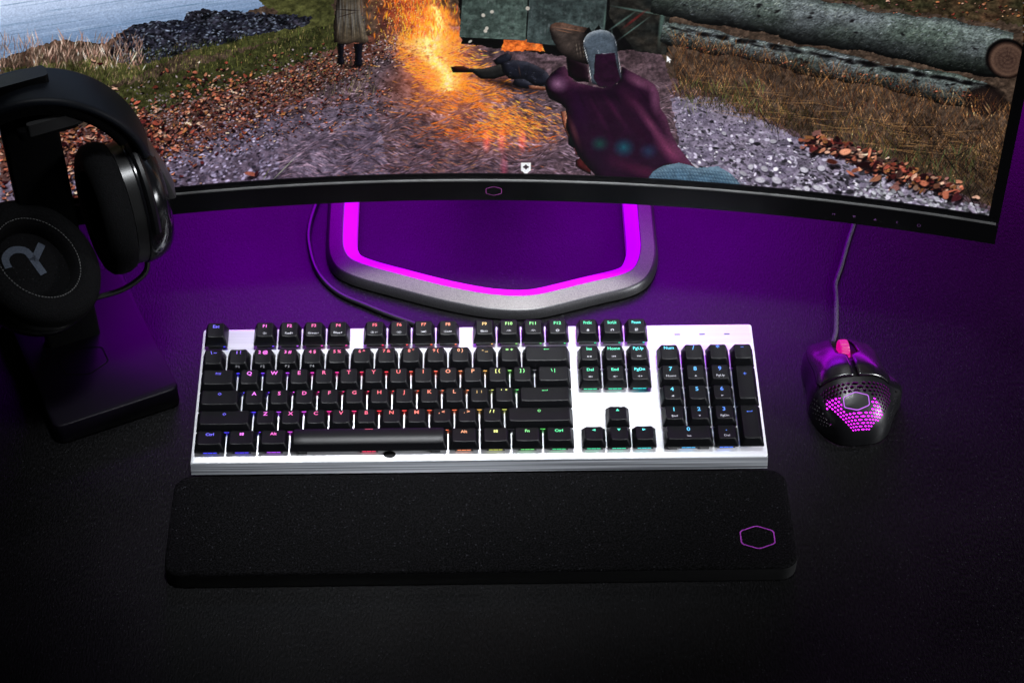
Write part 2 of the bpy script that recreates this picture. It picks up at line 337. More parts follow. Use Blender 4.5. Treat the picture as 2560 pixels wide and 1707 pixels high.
    # ---------- leaves
    def leaf(x, y, s, hot=0):
        c = [(.78, .46, .36), (.60, .30, .24), (.84, .56, .44), (.38, .17, .17), (.90, .70, .60), (.66, .38, .30), (.24, .11, .13), (.52, .36, .34), (.72, .48, .30)][int(U_(0, 9))]
        a = U_(-.9, .5); f = U_(.6, 1.12); rx, ry = s*U_(.5, 1.25), s*U_(.22, .5)
        ell(x+1.2, y+s*.4, rx*1.1, ry*1.1, a, (.08, .05, .07), .8, .5)
        for _q in range(2 if s > 3.5 else 1):
            g_ = U_(.75, 1.2); ell(x+U_(-.35, .35)*s, y+U_(-.2, .2)*s, rx*U_(.5, 1), ry*U_(.6, 1.1), a+U_(-.7, .7), tuple(min(1, q*f*g_) for q in c), .95, .35)
        seg(x-rx*.8*math.cos(a), y-rx*.8*math.sin(a), x+rx*.8*math.cos(a), y+rx*.8*math.sin(a), .9, tuple(q*f*.7 for q in c), .6)
    for _ in range(6200):
        t = U_(0, 1)**.8; x = 960-t*800+r.normal()*50; w_ = 20+t*70; q = r.normal()*.62; y = 95+t*265+q*w_
        n_ = NBat(x*1.0, y)+NBat(x+300, y+200)*.5
        if U_(0, 1) > .25+1.3*(n_-.45): 
            v = U_(.04, .8)**1.3; ell(x, y, U_(1.5, 5), U_(.8, 2.4), U_(-1, 1), (v*1.0, v*.90, v*.95), .85, .5)
        elif U_(0, 1) < .55: leaf(x, y, (2.2+t*6)*U_(.6, 1.5))
    blades(500, 250, 800, lambda x: (330-x*.22-20, 430-x*.3), (5, 18), ((.34, .34, .2), (.18, .16, .12), (.5, .46, .36), (.1, .08, .08)), 1.2, .7)
    for _ in range(500): x = U_(260, 900); y = 440-x*.24+U_(-30, 40); leaf(x, y, U_(2, 5))
    for _ in range(260): leaf(U_(0, 190), U_(300, 460), U_(5, 10))
    for x, y, s in ((575, 402, 17), (590, 398, 12), (330, 380, 9), (760, 300, 7), (830, 210, 6), (300, 300, 12)): leaf(x, y, s)
    seg(615, 425, 690, 350, 3, (.62, .66, .55), .8); seg(600, 420, 622, 382, 2.4, (.4, .44, .2), .8)
    # ---------- fire and its glow on the wet road
    def glow(x, y, rx, ry, col, a): ell(x, y, rx, ry, 0, col, a, 1.0, True)
    for p in ((1000, 100, 120, 110, (.85, .30, .05), .7), (1030, 200, 170, 90, (.8, .30, .05), .6), (1130, 300, 190, 80, (.45, .15, .03), .45), (930, 30, 110, 70, (.35, .14, .07), .5)): glow(*p)
    for _ in range(90): ell(U_(870, 975), U_(-40, 70), U_(12, 36), U_(8, 22), U_(0, 3), (U_(.22, .45), U_(.13, .22), U_(.10, .17)), U_(.2, .5), .95)
    # wet ground catching the fire: short curved streaks, dark mud left between them
    for _ in range(2600):
        t = U_(0, 1)**.9; x = 1000+t*150+r.normal()*(42+48*t); y = 100+t*240+U_(-12, 12); h = max(0, 1-t*1.05)
        if NBat(x*1.3, y*1.7) < .36+.12*t: continue
        c = (1, .42+.45*h*U_(.2, 1), .10+.45*h*h*U_(0, 1)); a = .35*math.sin(x*.06+y*.09)+U_(-.2, .2)
        ell(x, y, U_(4, 15), U_(.8, 2.0), a, c, U_(.25, .95)*(1-.45*t), .6)
    for _ in range(900):
        t = U_(0, 1); x = 1010+r.normal()*120; y = 230+t*190+U_(-10, 10); ell(x, y, U_(4, 13), U_(.7, 1.6), .4*math.sin(x*.06+y*.09), (.85, U_(.42, .62), U_(.28, .42)), U_(.08, .4), .6)
    for _ in range(650): t = U_(0, 1); ell(1180+r.normal()*52, 285+r.normal()*22, U_(3, 12), U_(.7, 1.8), .4*math.sin(x*.06)+U_(-.2, .2), (1, U_(.5, .75), U_(.15, .35)), U_(.3, .9), .6)
    # bright heart of the fire and its tongues
    heart = [(955, 62), (975, 92), (935, 100), (985, 118), (960, 150), (1005, 160), (985, 195), (1040, 200), (1075, 208), (1078, 160), (1062, 110), (1050, 70), (1035, 30), (1015, 0), (1000, 30), (985, 10), (975, 40)]
    for _ in range(2300):
        t = U_(0, 1); cx_ = 1000+24*t+10*math.sin(t*9); hw = (24+52*math.exp(-((t-.45)/.2)**2)+22*t)*U_(.6, 1.15); cx_ -= 22*math.exp(-((t-.45)/.25)**2)
        if t < .3 and U_(0, 1) < .65: continue
        x = cx_+U_(-1, 1)*hw; y = 20+t*185+U_(-8, 8); e_ = abs(x-cx_)/hw
        ell(x, y, U_(2, 9), U_(4, 12) if t < .45 else U_(2, 5), U_(-.6, .6), (1, U_(.85, 1)-.4*e_, (.75-.55*e_)*U_(.5, 1)), U_(.35, .9)*(1-.5*e_), .8)
    for _ in range(60): glow(965+r.normal()*40, U_(-40, 60), U_(16, 34), U_(12, 26), (.35, .14, .03), .35)
    for _ in range(900):
        x = 962+r.normal()*46; y = U_(-60, 95); l = U_(8, 26); a = U_(-.5, .5); seg(x, y, x+l*a, y-l, U_(2, 5), (1, U_(.35, .8), U_(.08, .3)), U_(.25, .8))
    for _ in range(260): x = U_(905, 990); y = 205-abs(x-985)*.9+U_(-20, 8); seg(x, y, x+U_(10, 26), y+U_(-7, 7), U_(1.2, 3), (1, U_(.45, .75), U_(.15, .3)), U_(.3, .8))
    for _ in range(620): ell(935+r.normal()*42, U_(-30, 115), U_(.6, 1.7), U_(.6, 1.4), 0, (1, U_(.55, .95), U_(.25, .6)), U_(.6, 1), .5)
    for x in (1118, 1152, 1200): glow(x, 322, 12, 34, (.8, .16, .08), .6)
    glow(1158, 395, 12, 52, (.5, .06, .14), .5)
    # ---------- truck side panels
    def panel(P, c):
        fill(P, c, .35, 0, tuple(q*.62 for q in c)); xs = [q[0] for q in P]; ys = [q[1] for q in P]
        for _ in range(60):
            x, y = U_(min(xs)+8, max(xs)-8), U_(max(-40, min(ys))+5, max(ys)-10); v = U_(.1, .55); ell(x, y, U_(1.5, 8), U_(1.5, 6), U_(0, 3), (v*.85, v, v*.95), U_(.1, .4), .8)
        for i in range(len(P)): seg(*P[i], *P[(i+1) % len(P)], 2.2, (.10, .11, .11), .8)
    fill([(1050, -60), (1540, -80), (1535, 120), (1440, 115), (1300, 130), (1140, 112), (1060, 100)], (.06, .05, .06), .6, 5)
    fill([(1160, 86), (1240, 92), (1250, 118), (1150, 118)], (.85, .42, .18), .5, 6)
    panel([(1066, -60), (1216, -60), (1207, 94), (1055, 86)], (.34, .40, .38)); panel([(1218, -60), (1400, -60), (1385, 118), (1210, 98)], (.31, .36, .36))
    for _ in range(240):
        x = U_(1062, 1390); y = U_(-40, 80); v = U_(.05, .7); ell(x, y, U_(1, 4), U_(2, 9), U_(-.1, .1), (v*.9, v*.92, v*.95), U_(.1, .35), .8)
    for x, y in ((1115, 72), (1118, 66), (1212, 20), (1110, 36), (1130, 28), (1080, 96)): ell(x, y, U_(3, 7), U_(3, 6), U_(0, 3), (.75, .72, .68), .9, .4)
    fill([(1400, 0), (1545, -30), (1530, 128), (1460, 118), (1400, 40)], (.12, .14, .14), .5, 3, (.2, .18, .16))
    for q in ((1392, 12, 1535, 38, 7), (1392, 12, 1386, 78, 6), (1385, 80, 1470, 20, 7), (1410, 100, 1500, 34, 5), (1405, 60, 1405, 120, 6), (1530, -30, 1512, 120, 16)): seg(*q, (.30, .37, .35), .95)
    seg(1425, 70, 1490, 20, 9, (.4, .16, .16), .8)
    # ---------- standing figure in a long coat (only the lower part is in the frame)
    solid([(780, -60), (822, -60), (828, 24), (836, 60), (847, 94), (838, 102), (812, 99), (795, 104), (768, 98), (765, 60), (771, 24)], (.16, .13, .12), (.40, .36, .29), (.62, .55, .46), 7, (.9, -.2), 2, .25)
    for _ in range(90): x = U_(772, 838); seg(x, U_(-40, 40), x+U_(-3, 4), U_(60, 102), U_(1.2, 3), (U_(.15, .55),)*3, .4)
    seg(768, 22, 830, 26, 3.5, (.10, .07, .08), .8); seg(770, 42, 822, 28, 3, (.12, .08, .09), .7)
    for x in (776, 790, 806, 822): seg(x, 34, x+(x-800)*.35, 100, 5, (.13, .10, .10), .45); seg(x+6, 34, x+6+(x-800)*.35, 98, 3.5, (.55, .50, .42), .4)
    solid([(774, 100), (790, 102), (789, 128), (792, 146), (783, 151), (773, 146), (776, 126)], (.03, .03, .05), (.10, .10, .15), (.26, .24, .28), 4, (.9, -.2), 1); solid([(812, 101), (834, 101), (831, 126), (833, 148), (828, 155), (812, 152), (815, 128)], (.03, .03, .05), (.10, .10, .15), (.26, .24, .28), 4, (.9, -.2), 1); ell(806, 154, 40, 5, 0, (.05, .04, .05), .6, .9)
    # ---------- figure lying on the road
    ell(1170, 196, 110, 13, .25, (.06, .04, .05), .75, .9)
    cl_ = ((.04, .04, .06), (.17, .18, .23), (.40, .40, .46))
    solid([(1140, 150), (1132, 140), (1150, 128), (1165, 122), (1176, 130), (1172, 142), (1158, 150)], *cl_, 4)
    solid([(1040, 154), (1062, 152), (1078, 158), (1112, 158), (1150, 148), (1168, 152), (1168, 172), (1136, 182), (1104, 182), (1086, 168), (1062, 168), (1042, 166)], (.05, .05, .05), (.20, .20, .20), (.42, .40, .38), 5)
    solid([(1035, 154), (1060, 152), (1075, 158), (1072, 168), (1040, 168)], (.08, .03, .02), (.26, .12, .08), (.55, .3, .2), 4)
    solid([(1150, 148), (1176, 138), (1210, 142), (1234, 152), (1256, 166), (1268, 186), (1262, 198), (1236, 200), (1204, 188), (1170, 182), (1154, 166)], *cl_, 6)
    solid([(1182, 182), (1204, 182), (1226, 196), (1222, 206), (1192, 202), (1176, 194)], *cl_, 4); solid([(1214, 196), (1250, 200), (1272, 204), (1270, 211), (1240, 208), (1216, 206)], (.3, .18, .14), (.58, .38, .3), (.8, .6, .5), 3)
    seg(1190, 146, 1196, 180, 3, (.30, .22, .2), .8); seg(1215, 148, 1208, 188, 2.5, (.06, .06, .08), .8)
    for _ in range(50): x = U_(1160, 1250); y = 150+(x-1160)*.25+U_(-6, 26); seg(x, y, x+U_(3, 12), y+U_(1, 6), U_(.8, 1.8), ((.5, .5, .56) if U_(0, 1) < .4 else (.04, .04, .06)), .5)
    # ---------- logs on the right
    fill([(1540, -120), (2352, -120), (2352, 60), (2100, 30), (1700, -40), (1540, -60)], (.30, .22, .17), .6, 14, (.2, .22, .15))
    for _ in range(260): leaf(U_(1720, 2352), U_(-60, 50)-0, U_(2.5, 6))
    def log(x0, y0, x1, y1, r0, r1):
        L_ = math.hypot(x1-x0, y1-y0); dx, dy = (x1-x0)/L_, (y1-y0)/L_
        s_ = (gx-x0)*dx+(gy-y0)*dy; q = -(gx-x0)*dy+(gy-y0)*dx; rr = r0+(r1-r0)*s_/L_+4*np.sin(s_*.021)+2*np.sin(s_*.057+1); kk = (s_ > 0) & (s_ < L_) & (abs(q+(NB-.5)*9+(NA-.5)*5) < rr)
        sh = np.clip(.95-.85*np.clip((q/rr+1)/2, 0, 1)**1.7, .06, 1)*(.6+.4*np.clip((q/rr+1)*4, 0, 1))
        moss = noise(60, 30, 31); n_ = .45+1.0*(NA*.7+NC*.3)
        c0 = np.array((.52, .55, .57))*(1-moss[..., None])+np.array((.42, .48, .44))*moss[..., None]
        A[kk] = (c0*(sh*n_)[..., None])[kk]
        for _ in range(2600):
            s = U_(0, L_); o = U_(-.98, .85); rr_ = r0+(r1-r0)*s/L_; x = x0+dx*s-dy*o*rr_; y = y0+dy*s+dx*o*rr_
            v = U_(.05, 1.0)**1.2*(1-.72*((o+1)/2)**1.3)*(.5+.9*NBat(x, y)); g_ = U_(0, 1)
            ell(x, y, U_(2, 8), U_(.8, 1.9), math.atan2(dy, dx)+U_(-1.0, .1), (v*.95, v*1.0, v*(.93 if g_ < .4 else 1.06)), U_(.2, .55), .7)
        for _ in range(14):
            s = U_(.05*L_, .95*L_); o = U_(-.7, .3); rr_ = r0+(r1-r0)*s/L_; x = x0+dx*s-dy*o*rr_; y = y0+dy*s+dx*o*rr_; ell(x, y, U_(5, 10), U_(3, 5), U_(-.5, .5), (.07, .06, .07), .8, .6)
    log(1520, 74, 2262, 222, 24, 34)
    for _ in range(120): t = U_(0, 1); x = 1540+t*740; y = 64+t*138+U_(-4, 5); ell(x, y, U_(8, 26), U_(3, 7), .18, (.05, .04, .05), U_(.4, .9), .8)
    log(1500, -12, 2320, 128, 42, 58)
    ell(2312, 135, 51, 48, .2, (.07, .05, .05), 1, .1); ell(2313, 138, 45, 43, .2, (.36, .28, .24), 1, .2)
    for q in range(40, 4, -5): ell(2314+U_(-1, 1), 139, q, q-2, .2, (.22, .16, .15) if q % 2 else (.40, .32, .27), .45, .2)
    for _ in range(30): a = U_(0, 6.28); q = U_(8, 40); seg(2314, 139, 2314+q*math.cos(a), 139+q*math.sin(a), 1.2, (.15, .1, .1), .35)
    ell(2262, 232, 56, 40, .1, (.09, .07, .07), .95, .3); ell(2264, 234, 48, 34, .1, (.20, .15, .14), .7, .4)
    for _ in range(90): t = U_(0, 1); x = 1560+t*720; y = 100+t*130+U_(-8, 8); leaf(x, y, U_(2, 5))
    # ---------- dry grass right
    blades(5200, 1545, 2330, lambda x: (90+(x-1540)*.20, 225+(x-1540)*.30), (10, 40), ((.50, .34, .20), (.62, .44, .28), (.34, .20, .14), (.24, .16, .13), (.72, .54, .38), (.42, .30, .16), (.14, .10, .1)), 1.3, .8)
    blades(2400, 1560, 2330, lambda x: (185+(x-1560)*.23, 235+(x-1560)*.33), (6, 22), ((.34, .32, .16), (.22, .22, .12), (.12, .1, .09), (.45, .38, .22), (.1, .08, .1)), 1.3, .9)
    blades(1700, 2050, 2330, lambda x: (260+(x-2050)*.2, 430+(x-2050)*.22), (6, 26), ((.14, .11, .09), (.26, .20, .14), (.07, .05, .06), (.40, .30, .20)), 1.8, 1.3, (.5, .9))
    for _ in range(80): x = U_(1560, 2250); y = 185+(x-1560)*.22+U_(-20, 60); l = U_(40, 150); seg(x, y, x+l, y+l*U_(-.1, .35), 1.8, (.66, .50, .33), U_(.3, .7))
    blades(150, 2000, 2240, lambda x: (360, 440), (20, 50), ((.30, .36, .22), (.38, .42, .26)), 2, .6); blades(120, 1560, 1760, lambda x: (200, 270), (14, 40), ((.36, .40, .22), (.46, .46, .3)), 1.8, .7)
    for q in ((2150, 330, 2215, 420, 4), (2215, 420, 2250, 500, 4), (2150, 330, 2120, 290, 3), (2180, 370, 2230, 340, 3), (1780, 260, 1790, 330, 3), (1740, 250, 1775, 300, 3)): seg(*q, (.05, .04, .06), .85)
    for _ in range(300):
        t = U_(0, 1); x = 1850+t*330+U_(-30, 30); y = 315+t*120+U_(-18, 18); leaf(x, y, U_(7, 15))
    for x, y, s in ((1870, 345, 18), (1915, 375, 22), (1960, 395, 24), (1990, 380, 20), (2010, 410, 26), (2055, 430, 22), (2150, 430, 20), (2180, 450, 24), (2200, 455, 18), (2240, 452, 16), (1940, 350, 18)): leaf(x, y, s)
    for _ in range(240): v = U_(.2, .85); x = U_(1960, 2275); y = 430+(x-1960)*.17+U_(-8, 50); ell(x, y, U_(3, 9), U_(2, 5), U_(0, .8), (v*.95, v*.95, v), .9, .4)
    # ---------- big hand with a pistol
    T = lambda L_: [(780.9+a*.3359, b*.3359) for a, b in L_]
    solid(T([(1508, 765), (1545, 760), (1570, 880), (1600, 930), (1560, 940), (1525, 860)]), (.25, .12, .10), (.80, .52, .40), (.95, .72, .58), 3)
    solid(T([(1560, 930), (1610, 960), (1640, 1010), (1600, 1020), (1560, 990)]), (.03, .05, .05), (.08, .12, .12), (.2, .25, .24), 3)
    solid(T([(1600, 1010), (1650, 1005), (1690, 1070), (1660, 1080), (1610, 1060)]), (.35, .18, .2), (.72, .46, .46), (.9, .65, .62), 3)
    solid(T([(1612, 1095), (1650, 1075), (1700, 1110), (1720, 1200), (1660, 1170), (1612, 1140)]), (.14, .04, .05), (.36, .14, .14), (.55, .28, .26), 4)
    hand = T([(1402, 605), (1412, 545), (1448, 500), (1500, 462), (1540, 455), (1565, 500), (1600, 560), (1700, 585), (1800, 605), (1895, 575), (1930, 455), (1985, 490), (2080, 535), (2150, 580), (2182, 640), (2190, 740), (2232, 800), (2262, 900), (2310, 1000), (2380, 1090), (2460, 1180), (2400, 1330), (1800, 1330), (1740, 1195), (1680, 1130), (1622, 1060), (1590, 970), (1542, 880), (1552, 800), (1540, 740), (1512, 715), (1430, 675)])
    k = solid(hand, (.10, .035, .11), (.20, .085, .185), (.46, .28, .38), 11, (.75, -.55), 1, .16, 7.)
    def sh(x, y, rx, ry, a, c, al):
        x, y = 780.9+x*.3359, y*.3359; B = A.copy(); ell(x, y, rx*.3359, ry*.3359, a, c, al, 1.0); m2 = ~k; A[m2] = B[m2]
    for q in ((1490, 575, 85, 70, .2, (.60, .44, .56), .85), (1480, 660, 60, 18, .7, (.10, .03, .08), .7), (1610, 650, 40, 90, -.3, (.16, .05, .17), .45), (1640, 760, 90, 200, -.2, (.17, .05, .20), .6), (1800, 640, 240, 60, .1, (.09, .02, .11), .75), (2040, 565, 130, 44, .45, (.50, .32, .42), .75), (2150, 680, 44, 130, -.1, (.48, .30, .42), .65),
              (1990, 690, 60, 160, -.75, (.30, .12, .24), .6), (1880, 760, 28, 190, -.6, (.33, .13, .27), .55), (1780, 800, 26, 160, -.5, (.30, .11, .26), .5), (2130, 860, 44, 240, -.62, (.54, .29, .42), .7), (2040, 900, 40, 200, -.7, (.19, .05, .16), .6), (2260, 1040, 70, 190, -.75, (.60, .30, .44), .7), (1950, 1130, 200, 60, .3, (.30, .09, .22), .6),
              (1760, 1080, 90, 140, -.4, (.13, .02, .14), .7), (1600, 900, 30, 160, -.35, (.55, .34, .32), .45), (2100, 1180, 160, 60, .3, (.36, .12, .24), .6)): sh(*q)
    for (x, y), a in (((1660, 700), 1.2), ((1740, 690), 1.15), ((1900, 680), 1.0), ((2080, 660), .9)): sh(x, y, 90, 10, a, (.08, .02, .08), .5)
    sh(1775, 985, 75, 65, 0, (.11, .34, .28), .8); sh(1942, 1010, 85, 75, 0, (.11, .38, .42), .85); sh(2110, 1035, 75, 65, 0, (.15, .32, .42), .6)
    for _ in range(260):
        x, y = U_(1500, 2300), U_(560, 1200); 
        sh(x, y, U_(8, 24), U_(4, 9), U_(-1, 1), ((.42, .22, .36) if U_(0, 1) < .5 else (.10, .02, .10)), .13) if _ < 60 else None
    solid(T([(1545, 400), (1600, 392), (1690, 450), (1705, 565), (1620, 560), (1560, 520)]), (.05, .02, .05), (.13, .06, .11), (.34, .26, .30), 5)
    solid(T([(1430, 200), (1442, 172), (1470, 158), (1515, 155), (1600, 175), (1690, 192), (1712, 215), (1672, 260), (1664, 330), (1702, 445), (1640, 430), (1560, 405), (1500, 355), (1450, 270)]), (.12, .10, .10), (.33, .29, .27), (.60, .44, .36), 8, (-.1, -1), 0, .3)
    for a, b, c_, d in ((1450, 185, 1690, 222), (1455, 200, 1600, 232)): seg(780.9+a*.3359, b*.3359, 780.9+c_*.3359, d*.3359, 2.6, (.66, .46, .36), .6)
    for i in range(9): x = 1600+i*11; seg(780.9+x*.3359, (265+i*4)*.3359, 780.9+(x+18)*.3359, (395+i*5)*.3359, 1.3, (.62, .58, .52) if i % 2 else (.10, .08, .08), .6)
    for a, b in (((1665, 232), 0), ((1732, 220), 0)): x, y = a; fill(T([(x, y), (x+20, y-28), (x+38, y-48), (x+52, y-24), (x+68, y-2)]), (.04, .03, .04), .1)
    rear = T([(1664, 300), (1674, 262), (1705, 226), (1760, 208), (1800, 207), (1850, 224), (1880, 262), (1895, 330), (1905, 430), (1926, 540), (1880, 585), (1800, 602), (1722, 572), (1712, 500), (1700, 440), (1680, 370)])
    solid(rear, (.20, .22, .25), (.36, .41, .46), (.72, .76, .80), 5, (-.3, -.9), 0, .18)
    fill(T([(1745, 372), (1880, 362), (1890, 430), (1918, 545), (1860, 592), (1770, 596), (1735, 540), (1738, 450)]), (.14, .06, .14), .25, 0, (.22, .10, .20))
    RP = T([(1722, 572), (1700, 440), (1664, 300), (1674, 262), (1705, 226), (1760, 208), (1800, 207), (1850, 224), (1880, 262), (1895, 330), (1926, 540)])
    for i in range(10): seg(*RP[i], *RP[i+1], 2.0, (.80, .82, .84) if i < 3 else (.62, .65, .68), .9)
    seg(*T([(1760, 335)])[0], *T([(1770, 372)])[0], 1.6, (.75, .76, .8), .8); seg(*T([(1768, 372)])[0], *T([(1870, 364)])[0], 1.6, (.6, .6, .66), .8)
    # a second look at the wrist joining the sleeve
    # ---------- sleeve cuff
    cuff = [(1474, 460), (1486, 414), (1500, 394), (1524, 381), (1560, 374), (1584, 380), (1600, 386), (1650, 382), (1680, 400), (1702, 425), (1720, 470), (1476, 490)]
    solid(cuff, (.16, .24, .31), (.36, .48, .56), (.60, .70, .76), 8, (.1, -1), 1, .2)
    for i in range(34):
        for j in range(9):
            x = 1484+i*7+j*4; y = 384+j*8+abs(i-14)*.5+i*.35
            iy, ix = int((y-PY0)*PS), int(x*PS)
            if 0 < iy < PH_ and x < 1712 and A[iy, ix, 2] > A[iy, ix, 0]+.04: seg(x, y, x+5, y+3.5, 1.7, (.62, .76, .82), .55); seg(x+2, y-2.5, x+6, y+.5, 1.4, (.10, .16, .22), .6)
    # ---------- badge and pointer
    P = [(1197, 374), (1219, 374), (1219, 392), (1208, 401), (1197, 392)]; fill(P, (.92, .94, .96), 0)
    fill([(1208, 378), (1215, 384), (1208, 390), (1201, 384)], (.28, .24, .27), 0)
    fill([(1532, 129), (1532, 143), (1535, 140), (1538, 146), (1540, 145), (1538, 139), (1542, 139)], (.9, .9, .95), 0)
    # ---------- overall tone: purple veil low in the picture, fine panel texture
    veil = np.clip((gy-230)/220, 0, 1)*np.exp(-((gx-900)/620)**2); A[:] = A*(1-.08*veil[..., None])+np.array((.34, .12, .42))*.08*veil[..., None]
    edge = np.clip(1-np.maximum(gx-2050, 0)/700, 0, 1)
    A *= (.9+.2*NC)[..., None]
    Bl = A.copy()
    for ax in (0, 1):
        for _ in range(2): Bl = (np.roll(Bl, 1, ax)+Bl*2+np.roll(Bl, -1, ax))/4
    A += .65*(A-Bl); L_ = A.mean(-1, keepdims=True); A = .92*A+.08*L_; A = .5+(A-.5)*1.12; A = np.where(A < .5, A*(.92+.16*A), A); np.clip(A, .012, 1, out=A)
    # ---------- sample the painting at the panel's own vertices (picture laid out once on the panel)
    D = np.stack([X-CAM[0], Y-CAM[1], Z-CAM[2]], -1); zz = D @ np.array(fwd)
    px = (1280+FPX*(D @ np.array(r2))/zz)*2352/2560; py = (853.5-FPX*(D @ np.array(u2))/zz)*2352/2560
    fx = np.clip(px*PS, 0, PW_-1.01); fy = np.clip((py-PY0)*PS, 0, PH_-1.01); ix = fx.astype(int); iy = fy.astype(int); tx = (fx-ix)[..., None]; ty = (fy-iy)[..., None]
    return (A[iy, ix]*(1-ty)+A[iy+1, ix]*ty)*(1-tx)+(A[iy, ix+1]*(1-ty)+A[iy+1, ix+1]*ty)*tx


# ------------------------------------------------------------------ monitor
mon = empty('curved_monitor', (.013, .30, 0))
tag(mon, 'wide curved monitor showing a burning roadside scene, on a grey hexagonal ring stand', 'monitor')
CC = Vector((-.0265, -1.407, 0)); RR = 1.613; PH0 = R(1.42); TILT = R(5); ZB = .1045
n0 = Vector((math.sin(PH0), math.cos(PH0), 0))
def mp(s, h, d=0.):
    """s along the arc, h up the panel, d towards the viewer (metres) -> world"""
    ph = PH0+s/RR
    return CC+Vector((math.sin(ph), math.cos(ph), 0))*(RR-d)+n0*(h*math.sin(TILT))+Vector((0, 0, ZB+h*math.cos(TILT)+d*math.sin(TILT)))
ML = mon.matrix_basis.inverted()
mon_off = Vector((-.013, -.30, 0))
def mpl(s, h, d=0.): return mp(s, h, d)+mon_off
HW = .394; HT = .365
H0, H1, SW = .0238, .352, .3855
def strip(mb, s0, s1, h0, h1, d0, d1, n=60):
    """curved box"""
    rings = []
    for i in range(n+1):
        s = s0+(s1-s0)*i/n; rings.append([mpl(s, h0, d0), mpl(s, h0, d1), mpl(s, h1, d1), mpl(s, h1, d0)])
    mb.loft(rings)
mb = MB(); strip(mb, -HW, HW, 0, .0178, -.012, .0035); chin = mb.build('chin', M['bezel'], mon, angle=30)
mb = MB(); strip(mb, -HW+.002, HW-.002, .0178, .0188, -.011, .0030); mb.build('trim_line', M['silverline'], mon)
mb = MB()
strip(mb, -HW, HW, .0188, H0, -.012, .0012); strip(mb, -HW, HW, H1, HT, -.012, .0022)
strip(mb, -HW, -SW, H0, H1, -.012, .0022, 2); strip(mb, SW, HW, H0, H1, -.012, .0022, 2)
mb.build('bezel', M['bezel'], mon, angle=30)
mb = MB(); strip(mb, -HW+.001, HW-.001, .0005, HT-.0005, -.030, -.0125); mb.build('back_shell', M['bezel'], mon)
# lit panel: fine grid, colours from the painted picture
NX, NY1, NY2 = 1500, 560, 30
hv = np.concatenate([np.linspace(H0, H0+.212, NY1, endpoint=False), np.linspace(H0+.212, H1, NY2)])
sv = np.linspace(-SW, SW, NX)
S_, H_ = np.meshgrid(sv, hv)
ph = PH0+S_/RR
X = CC.x+np.sin(ph)*RR+n0.x*H_*math.sin(TILT); Y = CC.y+np.cos(ph)*RR+n0.y*H_*math.sin(TILT); Zz = ZB+H_*math.cos(TILT)
co = np.stack([X+mon_off.x, Y+mon_off.y, Zz], -1).reshape(-1, 3)
nv = len(co); ny = len(hv)
idx = np.arange(nv).reshape(ny, NX)
quads = np.stack([idx[:-1, :-1], idx[:-1, 1:], idx[1:, 1:], idx[1:, :-1]], -1).reshape(-1, 4)
me = bpy.data.meshes.new('screen'); me.vertices.add(nv); me.vertices.foreach_set('co', co.astype(np.float32).ravel())
me.loops.add(quads.size); me.loops.foreach_set('vertex_index', quads.astype(np.int32).ravel())
me.polygons.add(len(quads)); me.polygons.foreach_set('loop_start', np.arange(0, quads.size, 4, dtype=np.int32))
me.update(calc_edges=True)
rgb = screen_picture(X, Y, Zz)
rgb = np.where(rgb <= .04045, rgb/12.92, ((rgb+.055)/1.055)**2.4)
ca = me.color_attributes.new('picture', 'FLOAT_COLOR', 'POINT')
ca.data.foreach_set('color', np.concatenate([rgb.reshape(-1, 3), np.ones((nv, 1))], 1).astype(np.float32).ravel())
m = bpy.data.materials.new('lit_panel'); m.use_nodes = True; nt = m.node_tree; b = nt.nodes['Principled BSDF']
b.inputs['Base Color'].default_value = (.003, .003, .003, 1); b.inputs['Roughness'].default_value = .4; b.inputs['Specular IOR Level'].default_value = .2
at = nt.nodes.new('ShaderNodeAttribute'); at.attribute_name = 'picture'
nt.links.new(at.outputs['Color'], b.inputs['Emission Color']); b.inputs['Emission Strength'].default_value = 1.0
me.materials.append(m); scr = bpy.data.objects.new('screen', me); C.objects.link(scr); scr.parent = mon
# logo and touch glyphs on the chin
mb = MB(); o_, i_ = hexline(.0064, .0046, .0005); ring_faces(mb, o_, i_, lambda x, y: mpl(x+.0, .0092+y, .0038)); mb.build('logo', M['logo_print'], mon, smooth=False)

